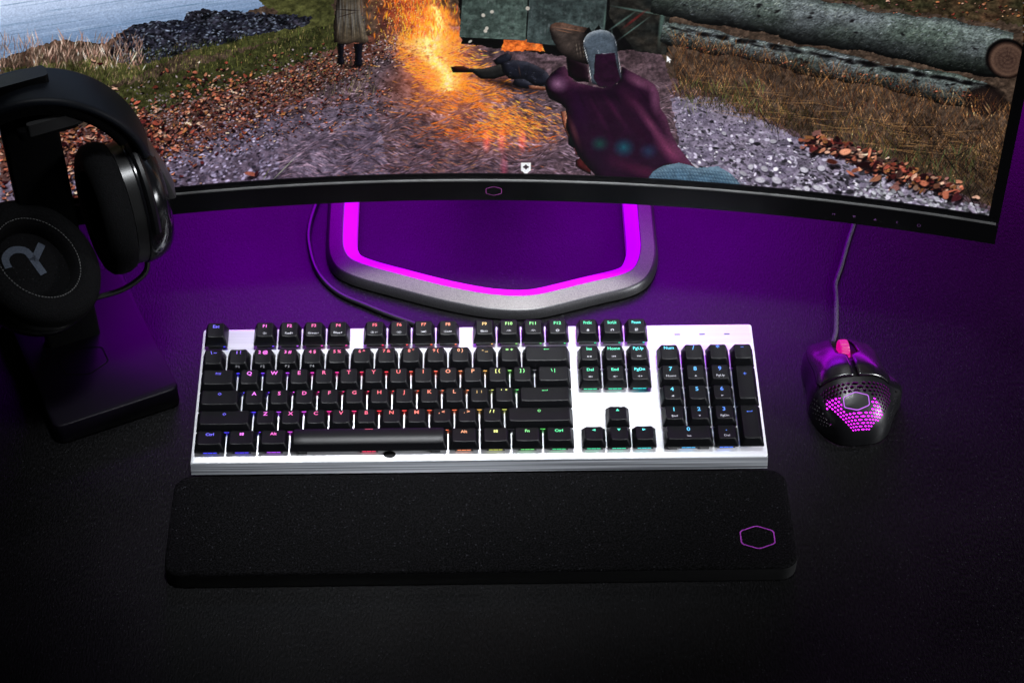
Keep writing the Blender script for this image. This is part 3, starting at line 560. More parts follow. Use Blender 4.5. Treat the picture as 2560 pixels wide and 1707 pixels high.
def text_mesh(txt, size, sx=1.0, bold=0.0, align='CENTER'):
    """returns list of 2-D verts and faces of a text"""
    cu = bpy.data.curves.new('t', 'FONT'); cu.body = txt; cu.size = size; cu.align_x = align; cu.offset = bold; cu.resolution_u = 2
    ob = bpy.data.objects.new('t', cu); C.objects.link(ob)
    dg = bpy.context.evaluated_depsgraph_get(); dg.update()
    me = ob.evaluated_get(dg).to_mesh()
    vs = [(v.co.x*sx, v.co.y) for v in me.vertices]; fs = [tuple(p.vertices) for p in me.polygons]
    ob.evaluated_get(dg).to_mesh_clear(); bpy.data.objects.remove(ob); bpy.data.curves.remove(cu)
    return vs, fs
class Pen:
    """2-D drawing collected as verts and faces, in mm"""
    def __init__(s): s.v = []; s.f = []
    def add(s, vs, fs): o = len(s.v); s.v += list(vs); s.f += [tuple(i+o for i in f) for f in fs]
    def text(s, t, x, y, size, sx=1.2, bold=.0, align='CENTER'):
        vs, fs = text_mesh(t, size, sx, bold, align); s.add([(a+x, b+y) for a, b in vs], fs)
    def line(s, a, b, w_):
        dx, dy = b[0]-a[0], b[1]-a[1]; l = math.hypot(dx, dy) or 1; nx, ny_ = -dy/l*w_/2, dx/l*w_/2
        s.add([(a[0]+nx, a[1]+ny_), (a[0]-nx, a[1]-ny_), (b[0]-nx, b[1]-ny_), (b[0]+nx, b[1]+ny_)], [(0, 1, 2, 3)])
    def poly(s, pts): s.add(pts, [tuple(range(len(pts)))])
    def outline(s, pts, w_):
        for i in range(len(pts)): s.line(pts[i], pts[(i+1) % len(pts)], w_)
    def circ(s, x, y, r, w_=None, n=14, a0=0, a1=360):
        if w_ is None: s.poly([(x+r*math.cos(2*math.pi*k/n), y+r*math.sin(2*math.pi*k/n)) for k in range(n)]); return
        P = [(x+r*math.cos(R(a0+(a1-a0)*k/n)), y+r*math.sin(R(a0+(a1-a0)*k/n))) for k in range(n+1)]
        for k in range(n): s.line(P[k], P[k+1], w_)
def pen_obj(pen, name, m, parent, f):
    mb = MB(); mb.add([f(*p) for p in pen.v], pen.f)
    me = bpy.data.meshes.new(name); me.from_pydata(mb.v, [], mb.f); me.materials.append(m)
    o = bpy.data.objects.new(name, me); C.objects.link(o); o.parent = parent; return o
for i, s in enumerate((.268, .284, .3005, .3175, .3345)):
    p = Pen()
    if i == 0: p.text('M', 0, -1.1, 3.0, 1.1)
    if i == 1: p.poly([(-1.4, 1.0), (1.4, 1.0), (0, -1.0)])
    if i == 2: p.poly([(-1.4, -1.0), (1.4, -1.0), (0, 1.0)])
    if i == 3: p.text('E', 0, -1.1, 3.0, 1.1)
    if i == 4: p.circ(0, -.1, 1.25, .35, 14, -235, 55); p.line((0, .2), (0, 1.5), .35)
    pen_obj(p, 'touch_mark', M['glyph_print'], mon, lambda x, y: mpl(s+x/1000, .0072+y/1000, .0038))

# ring stand on the desk: swept hexagonal ring, traced outer foot line
out_pts = [(-.128, .430), (-.1285, .325), (-.1285, .262), (-.1265, .238), (-.1180, .220), (-.1000, .2075), (-.0680, .1945), (-.0340, .1812), (-.0020, .1715), (.0180, .1680), (.0350, .1668), (.0520, .1685), (.0720, .1745),
           (.1000, .1840), (.1250, .1920), (.1400, .2020), (.1485, .2170), (.1530, .2380), (.1535, .262), (.1540, .325), (.156, .430), (.125, .475), (.014, .495), (-.10, .475)]
out_pts = [(a, b+(.0045 if b < .30 else 0)) for a, b in out_pts]
path = [Vector((p.x, p.y, 0)) for p in catmull([(a, b, 0) for a, b in out_pts], 8, True)]
for _ in range(6): path = [(path[i-1]+path[i]*2+path[(i+1) % len(path)])/4 for i in range(len(path))]
prof = [(.002, 0), (.0, .002), (.0004, .0050), (.0018, .0082), (.0030, .0095), (.0038, .0100), (.0148, .0145), (.0156, .0140), (.0262, .0104), (.0270, .0096), (.0272, .0)]
rings = []
N = len(path)
for i in range(N):
    t = (path[(i+1) % N]-path[i-1]).normalized(); nrm = Vector((-t.y, t.x, 0))
    rings.append([path[i]+nrm*a+Vector((0, 0, z))+mon_off for a, z in prof])
cen = sum((p for p in path), Vector())/N
if (rings[0][8]-mon_off-cen).length > (rings[0][0]-mon_off-cen).length:
    rings = []
    for i in range(N):
        t = (path[(i+1) % N]-path[i-1]).normalized(); nrm = Vector((t.y, -t.x, 0))
        rings.append([path[i]+nrm*a+Vector((0, 0, z))+mon_off for a, z in prof])
rings.append(rings[0])
mb = MB()
n = len(prof)
for i in range(N):
    for j in range(n-1):
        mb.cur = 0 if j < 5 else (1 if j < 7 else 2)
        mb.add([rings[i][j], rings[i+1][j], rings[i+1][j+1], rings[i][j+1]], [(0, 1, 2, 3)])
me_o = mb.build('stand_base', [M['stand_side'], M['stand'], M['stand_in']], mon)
bm = bmesh.new(); bm.from_mesh(me_o.data); bmesh.ops.remove_doubles(bm, verts=bm.verts, dist=1e-6); bmesh.ops.recalc_face_normals(bm, faces=bm.faces)
for e in bm.edges: e.smooth = not (len(e.link_faces) == 2 and e.calc_face_angle(0) > R(28))
for f in bm.faces: f.smooth = True
bm.to_mesh(me_o.data); bm.free()
mb = MB(); mb.loft([[Vector((x*k, y*k2, z))+Vector((.013, yy, 0))+mon_off for x, y in rrect(.028, .012, .008)] for z, k, k2, yy in ((.010, 1.3, 1.3, .475), (.03, 1, 1, .47), (.20, .9, 1, .385), (.30, .9, 1, .300), (.33, .9, 1, .262))])
mb.build('stand_neck', M['stand'], mon)

# ------------------------------------------------------------------ keyboard
U = .01905
kb = empty('mechanical_keyboard', (0, 0, .024), (R(5), 0, 0))
tag(kb, 'full size keyboard with silver brushed plate and black keys lit in rainbow colours', 'keyboard')
PW, PD = .21660, .1303
mb = MB()
mb.loft([[(x, y+PD/2, z) for x, y in rrect(PW-e, PD/2-e, .0022, 4)] for z, e in ((-.0022, 0), (-.0004, 0), (0, .0004))])
plate = mb.build('top_plate', M['alu'], kb, angle=50)
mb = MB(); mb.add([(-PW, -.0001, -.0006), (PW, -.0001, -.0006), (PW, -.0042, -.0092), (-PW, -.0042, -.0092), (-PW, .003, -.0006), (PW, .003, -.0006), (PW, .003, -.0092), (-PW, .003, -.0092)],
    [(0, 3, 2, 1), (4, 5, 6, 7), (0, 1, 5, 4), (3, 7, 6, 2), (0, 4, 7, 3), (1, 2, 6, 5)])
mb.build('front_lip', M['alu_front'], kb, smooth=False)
mb = MB(); mb.loft([[(x, y+PD/2+.0014, z) for x, y in rrect(PW+.0006-e, PD/2+.0008-e, .003, 4)] for z, e in ((-.0190, .003), (-.0175, .0008), (-.0026, .0008), (-.0023, .0014))])
mb.build('case', M['black'], kb)
for sx in (-1, 1):
    mb = MB(); mb.box((sx*.18, .118, -.0265), (.03, .012, .016)); mb.build('foot', M['black'], kb, smooth=False)
for k in range(3):
    uu = 18.95+k*1.03
    mb = MB(); mb.loft([[(x+(-11.25+uu+.55)*U, y+.1203, z) for x, y in rrect(.00225, .00065, .0004, 3)] for z in (.00005, .0002)]); mb.build('indicator_light', M['led_off'], kb, smooth=False)

stops = [(0, (.06, .08, 1)), (1.2, (.16, .08, 1)), (1.9, (.75, .12, .85)), (3.5, (1, .08, .6)), (5.5, (1, .07, .28)), (7.5, (1, .07, .09)), (9.2, (1, .16, .08)), (10.6, (1, .34, .15)), (11.6, (.85, .62, .15)),
         (12.6, (.35, .8, .2)), (13.8, (.08, .8, .22)), (15.5, (.03, .8, .38)), (17.5, (.03, .75, .55)), (18.6, (.05, .6, .85)), (20, (.05, .45, 1)), (21.5, (.03, .2, 1)), (23, (.03, .1, 1))]
_em = {}
def hue(u):
    for (a, ca_), (b_, cb) in zip(stops, stops[1:]):
        if a <= u <= b_: t = (u-a)/(b_-a); return tuple(ca_[i]*(1-t)+cb[i]*t for i in range(3))
    return stops[-1][1]
def led_mat(u, kind):
    q = round(u*1.5)/1.5; k = (kind, q)
    if k not in _em:
        qq = q*.5 if q < 4 else (q if q > 7 else 2+(q-4)*5/3)
        c = hue(min(max(q if kind == 'legend' else qq, 0), 22.9))
        if kind == 'legend':
            mx_ = max(c); c = tuple((x/mx_)*.88+.05 for x in c); _em[k] = emat('legend_glow', c, 1.55)
        else: _em[k] = emat('led_glow', tuple(x**1.3 for x in c), 1.8)
    return _em[k]
VB = .0062-.06*U
# row: (v0 in rows, cap height front, tilt back-front, )
ROW = {'F': (5*U+.0079, .0087, .0006), 'N': (4*U, .0087, .0004), 'Q': (3*U, .0077, -.0002), 'A': (2*U, .0071, -.0008), 'Z': (1*U, .0071, -.0016), 'C': (0, .0074, -.0018)}
LIFT = .0052
_cap = {}
def cap_mesh(wu, du, row, convex=False):
    key = (wu, du, row, convex)
    if key in _cap: return _cap[key]
    h, tl = ROW[row][1], ROW[row][2]
    bx, by = wu*U/2-.00055, du*U/2-.00055
    tx, ty = bx-.0028, by-.0021; tcy = .0006    # top centre pushed back
    dish = .00055
    def top(x, y):
        yy = y-tcy
        if convex: return h-.0002 - .0022*max(0, -(yy/ty))**2*1.0 - .0010*max(0, yy/ty)**2 + .0003
        return h + tl*(yy/ty*.5+.5) - dish*(1-min(1, abs(x/tx) if wu < 1.6 else max(0, (abs(x)-tx+.006)/.006))**2)
    def ring(hx, hy, r, zf, cyy): return [(x, y, zf(x, y)) for x, y in rrect2(hx, hy, r, 5, 8, 0, cyy)]
    rg = [ring(bx, by, .0010, lambda x, y: 0, 0), ring(bx, by, .0010, lambda x, y: .0006, 0)]
    for t in (.35, .7): rg.append(ring(bx+(tx+.0003-bx)*t, by+(ty+.0003-by)*t, .0010+.0008*t, lambda x, y: .0006+(top(x, y)-.0010)*t, tcy*t))
    rg.append(ring(tx+.0003, ty+.0003, .0019, lambda x, y: top(x, y)-.0005, tcy))
    rg.append(ring(tx+.00005, ty+.00005, .0018, lambda x, y: top(x, y)-.00012, tcy))
    for s in (.96,): rg.append(ring(tx-.0004, ty-.0004, .0015, lambda x, y: top(x, y), tcy))
    mb = MB(); mb.loft(rg, True, True, False)
    # top grid fill: strips across y using inner ring -> grid
    last = rg[-1]; n = len(last)
    prev = last
    for s in (.88, .76, .64, .5, .36, .2):
        cur = [(x*s, (y-tcy)*s+tcy, top(x*s, (y-tcy)*s+tcy)) for x, y, z in last]
        mb.add(list(prev)+cur, [(j, (j+1) % n, n+(j+1) % n, n+j) for j in range(n)]); prev = cur
    mb.add(list(prev)+[(0, tcy, top(0, tcy))], [(j, (j+1) % n, n) for j in range(n)])
    me = bpy.data.meshes.new('keycap'); me.from_pydata(mb.v, [], mb.f); me.materials.append(M['key'])
    bm = bmesh.new(); bm.from_mesh(me); bmesh.ops.remove_doubles(bm, verts=bm.verts, dist=1e-6); bmesh.ops.recalc_face_normals(bm, faces=bm.faces)
    for f in bm.faces: f.smooth = True
    for f in bm.faces:
        if len(f.verts) > 8: f.smooth = False
    bm.to_mesh(me); bm.free()
    _cap[key] = (me, top, tx, ty); return _cap[key]
_sw = {}
def switch_mesh(u, bare=False):
    mt = led_mat(u, 'led'); k = mt.name+str(bare)
    if k in _sw: return _sw[k]
    mb = MB(); mb.box((0, 0, .0019), (.0136, .0128, .0036)); mb.box((0, 0, .0048), (.007, .006, .003))
    mb.cur = 1
    for x0, x1 in (((.0052, .0066),) if bare else ((-.0050, -.0022), (-.0018, .0018), (.0022, .0050))):
        mb.box(((x0+x1)/2, -.00665, .0021), (x1-x0, .0004, .0011))
    mb.box((0, .00665, .0021), (.006, .0004, .0010))
    me = bpy.data.meshes.new('key_switch'); me.from_pydata(mb.v, [], mb.f); me.materials.append(M['switch']); me.materials.append(mt)
    me.polygons.foreach_set('material_index', mb.mi); _sw[k] = me; return me
def arrow(p, x, y, w_, h_, dirn):
    pts = {'u': [(-w_, -h_), (w_, -h_), (0, h_)], 'd': [(-w_, h_), (0, -h_), (w_, h_)], 'l': [(w_, -h_), (w_, h_), (-w_, 0)], 'r': [(-w_, -h_), (w_, 0), (-w_, h_)]}[dirn]
    p.poly([(a+x, b+y) for a, b in pts])
def block_arrow(p, x, y, s, dn=False):
    k = -1 if dn else 1
    P = [(0, 1.25), (1.35, .05), (.65, .05), (.65, -1.0), (-.65, -1.0), (-.65, .05), (-1.35, .05)]
    p.outline([(a*s+x, b*s*k+y) for a, b in P], .32)
def win(p, x, y):
    for a in (0, 1):
        for b in (0, 1):
            k = .15*(a)
            x0, x1 = (-1.45, -.12) if a == 0 else (.12, 1.6); y0, y1 = (.12, 1.2+k) if b else (-1.2-k, -.12)
            p.poly([(x+x0, y+y0), (x+x1, y+y0), (x+x1, y+y1), (x+x0, y+y1)])
def enter(p, x, y):
    p.line((x-1.3, y), (x+2.1, y), .38); p.line((x+2.1, y-.19), (x+2.1, y+.9), .38); p.poly([(x-2.2, y), (x-1.0, y+.6), (x-1.0, y-.6)])
def backsp(p, x, y): p.line((x-1.2, y), (x+2.2, y), .38); p.poly([(x-2.2, y), (x-1.0, y+.6), (x-1.0, y-.6)])
def tab(p, x, y):
    p.line((x-1.2, y+.65), (x+2.2, y+.65), .3); p.poly([(x-2.2, y+.65), (x-1.2, y+1.2), (x-1.2, y+.1)])
    p.line((x-2.2, y-.65), (x+1.2, y-.65), .3); p.poly([(x+2.2, y-.65), (x+1.2, y-.1), (x+1.2, y-1.2)])
def sun(p, x, y, r=.6, fill=False):
    p.circ(x, y, r, None if fill else .28, 10)
    for k in range(8): a = k*math.pi/4; p.line((x+math.cos(a)*(r+.45), y+math.sin(a)*(r+.35)), (x+math.cos(a)*(r+1.0), y+math.sin(a)*(r+.8)), .22)
def symbol(p, s, x=0, y=0):
    if s == 'sun': sun(p, x, y)
    elif s == 'sunM': sun(p, x-1.6, y, .4); p.text('M', x+1.3, y-.75, 2.0, 1.1)
    elif s == 'sunbar': p.outline([(x-.9, y-.35), (x+.9, y-.35), (x+.9, y+.35), (x-.9, y+.35)], .25); [p.line((x+math.cos(a)*1.5, y+math.sin(a)*1.0), (x+math.cos(a)*2.1, y+math.sin(a)*1.4), .22) for a in [k*math.pi/4 for k in range(8)]]
    elif s == 'sunfill': p.poly([(x-1.2, y-.45), (x+1.2, y-.45), (x+1.2, y+.45), (x-1.2, y+.45)]); [p.line((x+a, y+b), (x+a*1.45, y+b*1.5), .25) for a, b in ((-1.4, .7), (1.4, .7), (-1.4, -.7), (1.4, -.7), (-1.5, 0), (1.5, 0))]
    elif s == 'sunLED': sun(p, x-2.1, y, .45, True); p.text('-LED', x+1.0, y-.7, 1.9, 1.1)
    elif s == 'boxLED': p.outline([(x-2.8, y-.7), (x-1.2, y-.7), (x-1.2, y+.7), (x-2.8, y+.7)], .3); p.poly([(x-2.3, y-.3), (x-1.7, y-.3), (x-1.7, y+.3), (x-2.3, y+.3)]); p.text('LED', x+.9, y-.7, 1.9, 1.1)
    elif s == 'gaugeR': p.circ(x, y-.6, 1.6, .35, 10, 10, 170); p.line((x-.2, y-.6), (x+.7, y+.6), .35)
    elif s == 'gaugeL': p.circ(x, y-.6, 1.6, .35, 10, 10, 170); p.line((x+.2, y-.6), (x-.7, y+.6), .35)
    elif s == 'cycle': p.circ(x, y, .95, .5, 12); p.poly([(x-1.7, y), (x-.9, y+.7), (x-.9, y-.7)]); p.poly([(x+1.7, y), (x+.9, y+.7), (x+.9, y-.7)])
    elif s == 'lock': p.poly([(x-.95, y-.9), (x+.95, y-.9), (x+.95, y+.3), (x-.95, y+.3)]); p.circ(x, y+.35, .6, .35, 8, 0, 180)
    elif s == 'home': p.circ(x, y-.2, 1.1, .4, 10, 0, 180); p.poly([(x-1.3, y-.9), (x-.5, y-.9), (x-.5, y-.1), (x-1.3, y-.1)]); p.poly([(x+.5, y-.9), (x+1.3, y-.9), (x+1.3, y-.1), (x+.5, y-.1)])
    elif s == 'calc': p.outline([(x-1, y-1), (x+1, y-1), (x+1, y+1), (x-1, y+1)], .35); p.line((x-1, y+.2), (x+1, y+.2), .3); p.line((x-.6, y-.5), (x+.6, y-.5), .3)
    elif s == 'play': arrow(p, x-.9, y, .75, .75, 'r'); p.line((x+.5, y-.75), (x+.5, y+.75), .42); p.line((x+1.3, y-.75), (x+1.3, y+.75), .42)
    elif s == 'prev': p.line((x-1.6, y-.75), (x-1.6, y+.75), .4); arrow(p, x-.7, y, .65, .75, 'l'); arrow(p, x+.6, y, .65, .75, 'l')
    elif s == 'next': p.line((x+1.6, y-.75), (x+1.6, y+.75), .4); arrow(p, x-.6, y, .65, .75, 'r'); arrow(p, x+.7, y, .65, .75, 'r')
    elif s in ('mute', 'vol-', 'vol+'):
        p.poly([(x-1.7, y-.35), (x-1.0, y-.35), (x-.1, y-.95), (x-.1, y+.95), (x-1.0, y+.35), (x-1.7, y+.35)])
        if s == 'mute': p.line((x+.5, y-.5), (x+1.5, y+.5), .3); p.line((x+.5, y+.5), (x+1.5, y-.5), .3)
        else:
            p.line((x+.5, y), (x+1.7, y), .32)
            if s == 'vol+': p.line((x+1.1, y-.6), (x+1.1, y+.6), .32)
    elif s in 'udlr': arrow(p, x, y, .95, .75, s)
    else: p.text(s, x, y-.9, 2.8 if len(s) < 6 else 2.5, 1.12, .03)
keys = []
def K(row, u, lab, w_=1, sec=None, d_=1, kind='keycap', size=3.5): keys.append((row, u, lab, w_, sec, d_, kind, size))
K('F', 0, 'Esc', size=2.9)
for i, (l, s) in enumerate((('F1', 'sun'), ('F2', 'Red+'), ('F3', 'Green+'), ('F4', 'Blue+'))): K('F', 2+i, l, sec=s, size=2.9)
for i, (l, s) in enumerate((('F5', 'sunM'), ('F6', 'sunbar'), ('F7', 'sunfill'), ('F8', 'sunLED'))): K('F', 6.5+i, l, sec=s, size=2.9)
for i, (l, s) in enumerate((('F9', 'boxLED'), ('F10', 'gaugeR'), ('F11', 'gaugeL'), ('F12', 'cycle'))): K('F', 11+i, l, sec=s, size=2.9)
for i, (l, s) in enumerate((('PrtSc', 'lock'), ('ScrLk', 'home'), ('Pause', 'calc'))): K('F', 15.25+i, l, sec=s, size=2.7)
for i, l in enumerate(('\\ ~', '1 !', '2 @', '3 #', '4 $', '5 %', '6 ^', '7 &', '8 *', '9 (', '0 )', '- _', '= +')): K('N', i, l, sec=('P%d' % i if 1 <= i <= 4 else None), size=3.0)
K('N', 13, backsp, 2)
K('Q', 0, tab, 1.5)
for i, l in enumerate('QWERTYUIOP'): K('Q', 1.5+i, l)
K('Q', 11.5, '[ {', size=3.0); K('Q', 12.5, '] }', size=3.0); K('Q', 13.5, '\\ |', 1.5, size=3.0)
K('A', 0, lambda p, x, y: block_arrow(p, x, y, 1, True), 1.75)
for i, l in enumerate('ASDFGHJKL'): K('A', 1.75+i, l)
K('A', 10.75, ';  :', size=3.2); K('A', 11.75, "'  \"", size=3.2); K('A', 12.75, enter, 2.25, kind='enter_key')
K('Z', 0, lambda p, x, y: block_arrow(p, x, y, 1), 2.25, kind='shift_key')
for i, l in enumerate('ZXCVBNM'): K('Z', 2.25+i, l)
K('Z', 9.25, ', <', size=3.2); K('Z', 10.25, '. >', size=3.2); K('Z', 11.25, '/ ?', size=3.2); K('Z', 12.25, lambda p, x, y: block_arrow(p, x, y, 1), 2.75, kind='shift_key')
K('C', 0, 'Ctrl', 1.25, size=2.8); K('C', 1.25, win, 1.25); K('C', 2.5, 'Alt', 1.25, size=2.8)
K('C', 3.75, lambda p, x, y: p.line((x-3, y+1.6), (x+3, y+1.6), .34), 6.25, kind='space_bar')
K('C', 10, 'Alt', 1.25, size=2.8); K('C', 11.25, win, 1.25); K('C', 12.5, 'Fn', 1.25, size=2.8); K('C', 13.75, 'Ctrl', 1.25, size=2.8)
for i, (a, sa, b_, sb) in enumerate((('Ins', 'play', 'Del', 'mute'), ('Home', 'prev', 'End', 'vol-'), ('PgUp', 'next', 'PgDn', 'vol+'))):
    K('N', 15.25+i, a, sec=sa, size=2.8); K('Q', 15.25+i, b_, sec=sb, size=2.8)
def tri(d_): return lambda p, x, y: arrow(p, x, y, 1.35, 1.15, d_)
K('Z', 16.25, tri('u'), kind='arrow_key')
for i, d_ in enumerate('ldr'): K('C', 15.25+i, tri(d_), kind='arrow_key')
K('N', 18.5, 'Num', size=2.8); K('N', 19.5, '/', size=3.9); K('N', 20.5, '*', size=4.6); K('N', 21.5, lambda p, x, y: p.line((x-1.2, y+.2), (x+1.2, y+.2), .36))
for i, (a, s) in enumerate((('7', 'Home'), ('8', 'u'), ('9', 'PgUp'))): K('Q', 18.5+i, a, sec=s, size=3.8)
for i, (a, s) in enumerate((('4', 'l'), ('5', None), ('6', 'r'))): K('A', 18.5+i, a, sec=s, size=3.8)
for i, (a, s) in enumerate((('1', 'End'), ('2', 'd'), ('3', 'PgDn'))): K('Z', 18.5+i, a, sec=s, size=3.8)
K('A', 21.5, lambda p, x, y: (p.line((x-1.3, y-4.6), (x+1.3, y-4.6), .36), p.line((x, y-5.9), (x, y-3.3), .36)), d_=2)
K('C', 21.5, lambda p, x, y: enter(p, x, y-3.0), d_=2, kind='enter_key')
K('C', 18.5, '0', 2, sec='Ins', size=3.8); K('C', 20.5, '.', sec='Del', size=3.8)
for row, u, lab, wu, sec, du, kind, size in keys:
    v = VB+ROW[row][0]; cx_ = (-11.25+u+wu/2)*U; cyk = v+du*U/2
    me, top, tx, ty = cap_mesh(wu, du, row, kind == 'space_bar')
    o = bpy.data.objects.new(kind, me); C.objects.link(o); o.parent = kb; o.location = (cx_, cyk, LIFT)
    if kind == 'space_bar': o.location.z -= .0002
    p = Pen(); lm = led_mat(u+wu/2 - (.15 if wu > 1.5 else 0), 'legend')
    ly = ty*1000+.6-3.4 if kind != 'space_bar' else ty*1000-2.0
    if row in 'FN' : ly = ty*1000+.6-(3.4 if row == 'F' else 2.8)
    size *= 1.42 if (isinstance(lab, str) and len(lab) == 1) else 1.36
    if callable(lab): lab(p, 0, ly)
    else: p.text(lab, 0, ly-size*.34, size, 1.0 if len(lab) == 1 else (1.02 if len(lab) < 5 else .86), .085)
    f = lambda x, y: (x/1000, y/1000, top(x/1000, y/1000)+.00009)
    pen_obj(p, 'legend', lm, o, f)
    if sec:
        q = Pen()
        if sec.startswith('P') and len(sec) == 2:      # profile marks on the front skirt
            q.text(sec, 0, 0, 3.2, 1.1, .04)
            by = U/2-.00055; h = ROW[row][1]
            def fs(x, y):
                t = min(max((y/1000+.0046)/(h-.0005), 0), 1); yb = -by+(.0021-.0003+.0006)*t
                return (x/1000, yb-.00012, .0006+(h-.001)*t+.0001)
            pen_obj(q, 'printed_symbol', M['print'], o, fs)
        else:
            symbol(q, sec, 0, -ty*1000+.6+(3.1 if row == 'F' else 3.3)); pen_obj(q, 'printed_symbol', M['print'], o, f)
    sxs = (0,) if wu < 6 else (0,)
    s = bpy.data.objects.new('key_switch', switch_mesh(u+wu/2, row == 'F')); C.objects.link(s); s.parent = o; s.location = (0, 0, -LIFT+.0001)
    if lab in ('F', 'J') and row == 'A':
        mb = MB(); mb.box((0, -ty+.0012, top(0, -ty+.0012)+.0001), (.0032, .0004, .0003)); mb.build('homing_bar', M['key'], o, smooth=False)
    if kind == 'space_bar' or wu >= 2:
        off = .050 if wu > 6 else .012
        for sx in (-1, 1):
            mb = MB(); mb.box((sx*off, 0, -LIFT+.0018), (.0070, .0145, .0032)); mb.build('stabiliser', M['switch'], o, smooth=False)
    if kind == 'space_bar':
        mb = MB(); mb.loft([[(.0155+.0046*math.cos(a), -.0088+.0032*math.sin(a), z) for a in [2*math.pi*k/24 for k in range(24)]] for z in (-LIFT+.0002, -LIFT+.0007)])
        mb.build('screw_cover', M['black'], o, smooth=False)
# keyboard cable behind the plate and round the ring stand
kc = catmull([(-.030, .128, .010), (-.036, .150, .006), (-.0500, .1655, .0026), (-.0720, .1775, .0024), (-.0900, .1880, .0024), (-.1160, .2050, .0024), (-.1340, .2310, .0024), (-.1425, .2650, .0024), (-.1430, .2900, .0024), (-.1380, .3200, .0024), (-.13, .36, .0024), (-.14, .43, .0024)], 8)
Minv = (Matrix.Translation((0, 0, .024)) @ Matrix.Rotation(R(5), 4, 'X')).inverted()
mb = MB(); mb.tube([Minv @ p for p in kc], .0021, 12); mb.build('cable', M['cable'], kb)

# ------------------------------------------------------------------ wrist rest
wr = empty('wrist_rest', (0, -.052, 0)); tag(wr, 'long black fabric wrist rest lying in front of the silver keyboard', 'wrist rest')
def rest_ring(e, z, back=0):
    return [(x+.0005, y+.0, z) for x, y in rrect(.2290-e, .0468-e, .013, 8)]
mb = MB()
mb.loft([rest_ring(.0008, .0), rest_ring(0, .0012), rest_ring(0, .0135)], True, True, False); mb.build('rubber_base', M['rest_rubber'], wr)
mb = MB()
mb.loft([rest_ring(0, .0135), rest_ring(.0002, .0148), rest_ring(.0009, .0157), rest_ring(.0022, .0162), rest_ring(.0060, .0165), rest_ring(.02, .0166), rest_ring(.035, .0166)], True, False, True)
mb.build('padded_top', M['rest'], wr, angle=60)
mb = MB(); o_, i_ = hexline(.0127, .0112, .0009); ring_faces(mb, o_, i_, lambda x, y: (x+.2016, y-.0197, .01668)); mb.build('logo', M['purple_print'], wr, smooth=False)

# ------------------------------------------------------------------ mouse
ms = empty('gaming_mouse', (.2900, .082, 0), (0, 0, R(4)))
tag(ms, 'black mouse with honeycomb holes, purple glow inside and a pink lit wheel', 'mouse')
ML_, MWd, MHt = .0515, .0335, .0385      # half length, half width, height
def mshape(q, p):
    """q: angle across (-1 left foot .. 0 crest .. 1 right foot), p: along (-1 rear .. 1 front)"""
    pp = max(-.9999, min(.9999, p))
    # long section
    yv = ML_*math.sin(pp*math.pi/2)*1.0
    e = max(0, math.cos(pp*math.pi/2))
    wv = e**(.40 if pp > 0 else .62); hv_ = e**(.80 if pp < 0 else .62)
    t = yv/ML_
    hgt = MHt*hv_*(1-.30*max(0, t+.05)**1.1)
    wid = MWd*wv*(1-.09*math.exp(-((t-.15)/.35)**2))
    a = q*math.pi/2
    sx, cz = math.sin(abs(a)), math.cos(a)
    n_ = .74
    x = math.copysign(abs(sx)**n_, a)*wid; z = hgt*abs(cz)**.72
    # ledge for the little finger on the right, thumb flare on the left
    if a > 0:
        g = math.exp(-((t+.16)/.25)**2); low = max(0, min(1, (q-.58)/.22)); x += .0095*g*low*low*(3-2*low)
    else:
        g = math.exp(-((t+.35)/.4)**2); low = max(0, min(1, (-q-.6)/.35)); x -= .0015*g*low
    x -= .0
    # shallow finger grooves and raised centre at the front
    if t > .15: z -= .0014*min(1, (t-.15)/.3)*math.exp(-((abs(q)-.36)/.16)**2)
    return Vector((x, yv, z+.0012))
def patch(mb, q0, q1, p0, p1, nq, np_):
    vs = [mshape(q0+(q1-q0)*i/nq, p0+(p1-p0)*j/np_) for j in range(np_+1) for i in range(nq+1)]
    fs = [(j*(nq+1)+i, j*(nq+1)+i+1, (j+1)*(nq+1)+i+1, (j+1)*(nq+1)+i) for j in range(np_) for i in range(nq)]
    mb.add(vs, fs)
PB = -.175      # split between rear shell and the two buttons
# rear shell, pierced: honeycomb laid over (q,p)
mb = MB(); cell_q, cell_p = .0700, .0480
def hexpt(qc, pc, k, s): a = R(60*k+30); return (qc+math.cos(a)*cell_q/math.sqrt(3)*s, pc+math.sin(a)*cell_p/math.sqrt(3)*1.0*s*1.155*.866)
row = 0; p_ = -1.0
LG = (-.06, -.45)
while p_ < PB+.05:
    off = (row % 2)*cell_q/2; q_ = -1-cell_q
    while q_ < 1+cell_q:
        qc, pc = q_+off, p_
        pts = [hexpt(qc, pc, k, 1) for k in range(6)]
        cl = lambda a: (max(-1, min(1, a[0])), max(-.9999, min(PB, a[1])))
        out = [mshape(*cl(a)) for a in pts]
        inlogo = abs(qc-LG[0]) < .20 and abs(pc-LG[1]) < .095
        topz = (-.80 < pc < PB-.05) and abs(qc) < .60-.40*max(0, (-.40-pc)/.40) and not inlogo
        side = (-.64 < pc < -.20) and .70 < abs(qc) < .90 and (pc+.62 > (abs(qc)-.70)*.4)
        if topz or side:
            f_ = .70 if topz else .60
            inn = [mshape(*cl(hexpt(qc, pc, k, f_))) for k in range(6)]
            deep = [v-Vector((0, 0, .0012)) if topz else v-Vector((math.copysign(.0012, v.x), 0, 0)) for v in inn]
            mb.add(out+inn+deep, [(k, (k+1) % 6, 6+(k+1) % 6, 6+k) for k in range(6)]+[(6+k, 6+(k+1) % 6, 12+(k+1) % 6, 12+k) for k in range(6)])
        else:
            mb.add(out+[mshape(*cl((qc, pc)))], [(k, (k+1) % 6, 6) for k in range(6)])
        q_ += cell_q
    p_ += cell_p*.866; row += 1
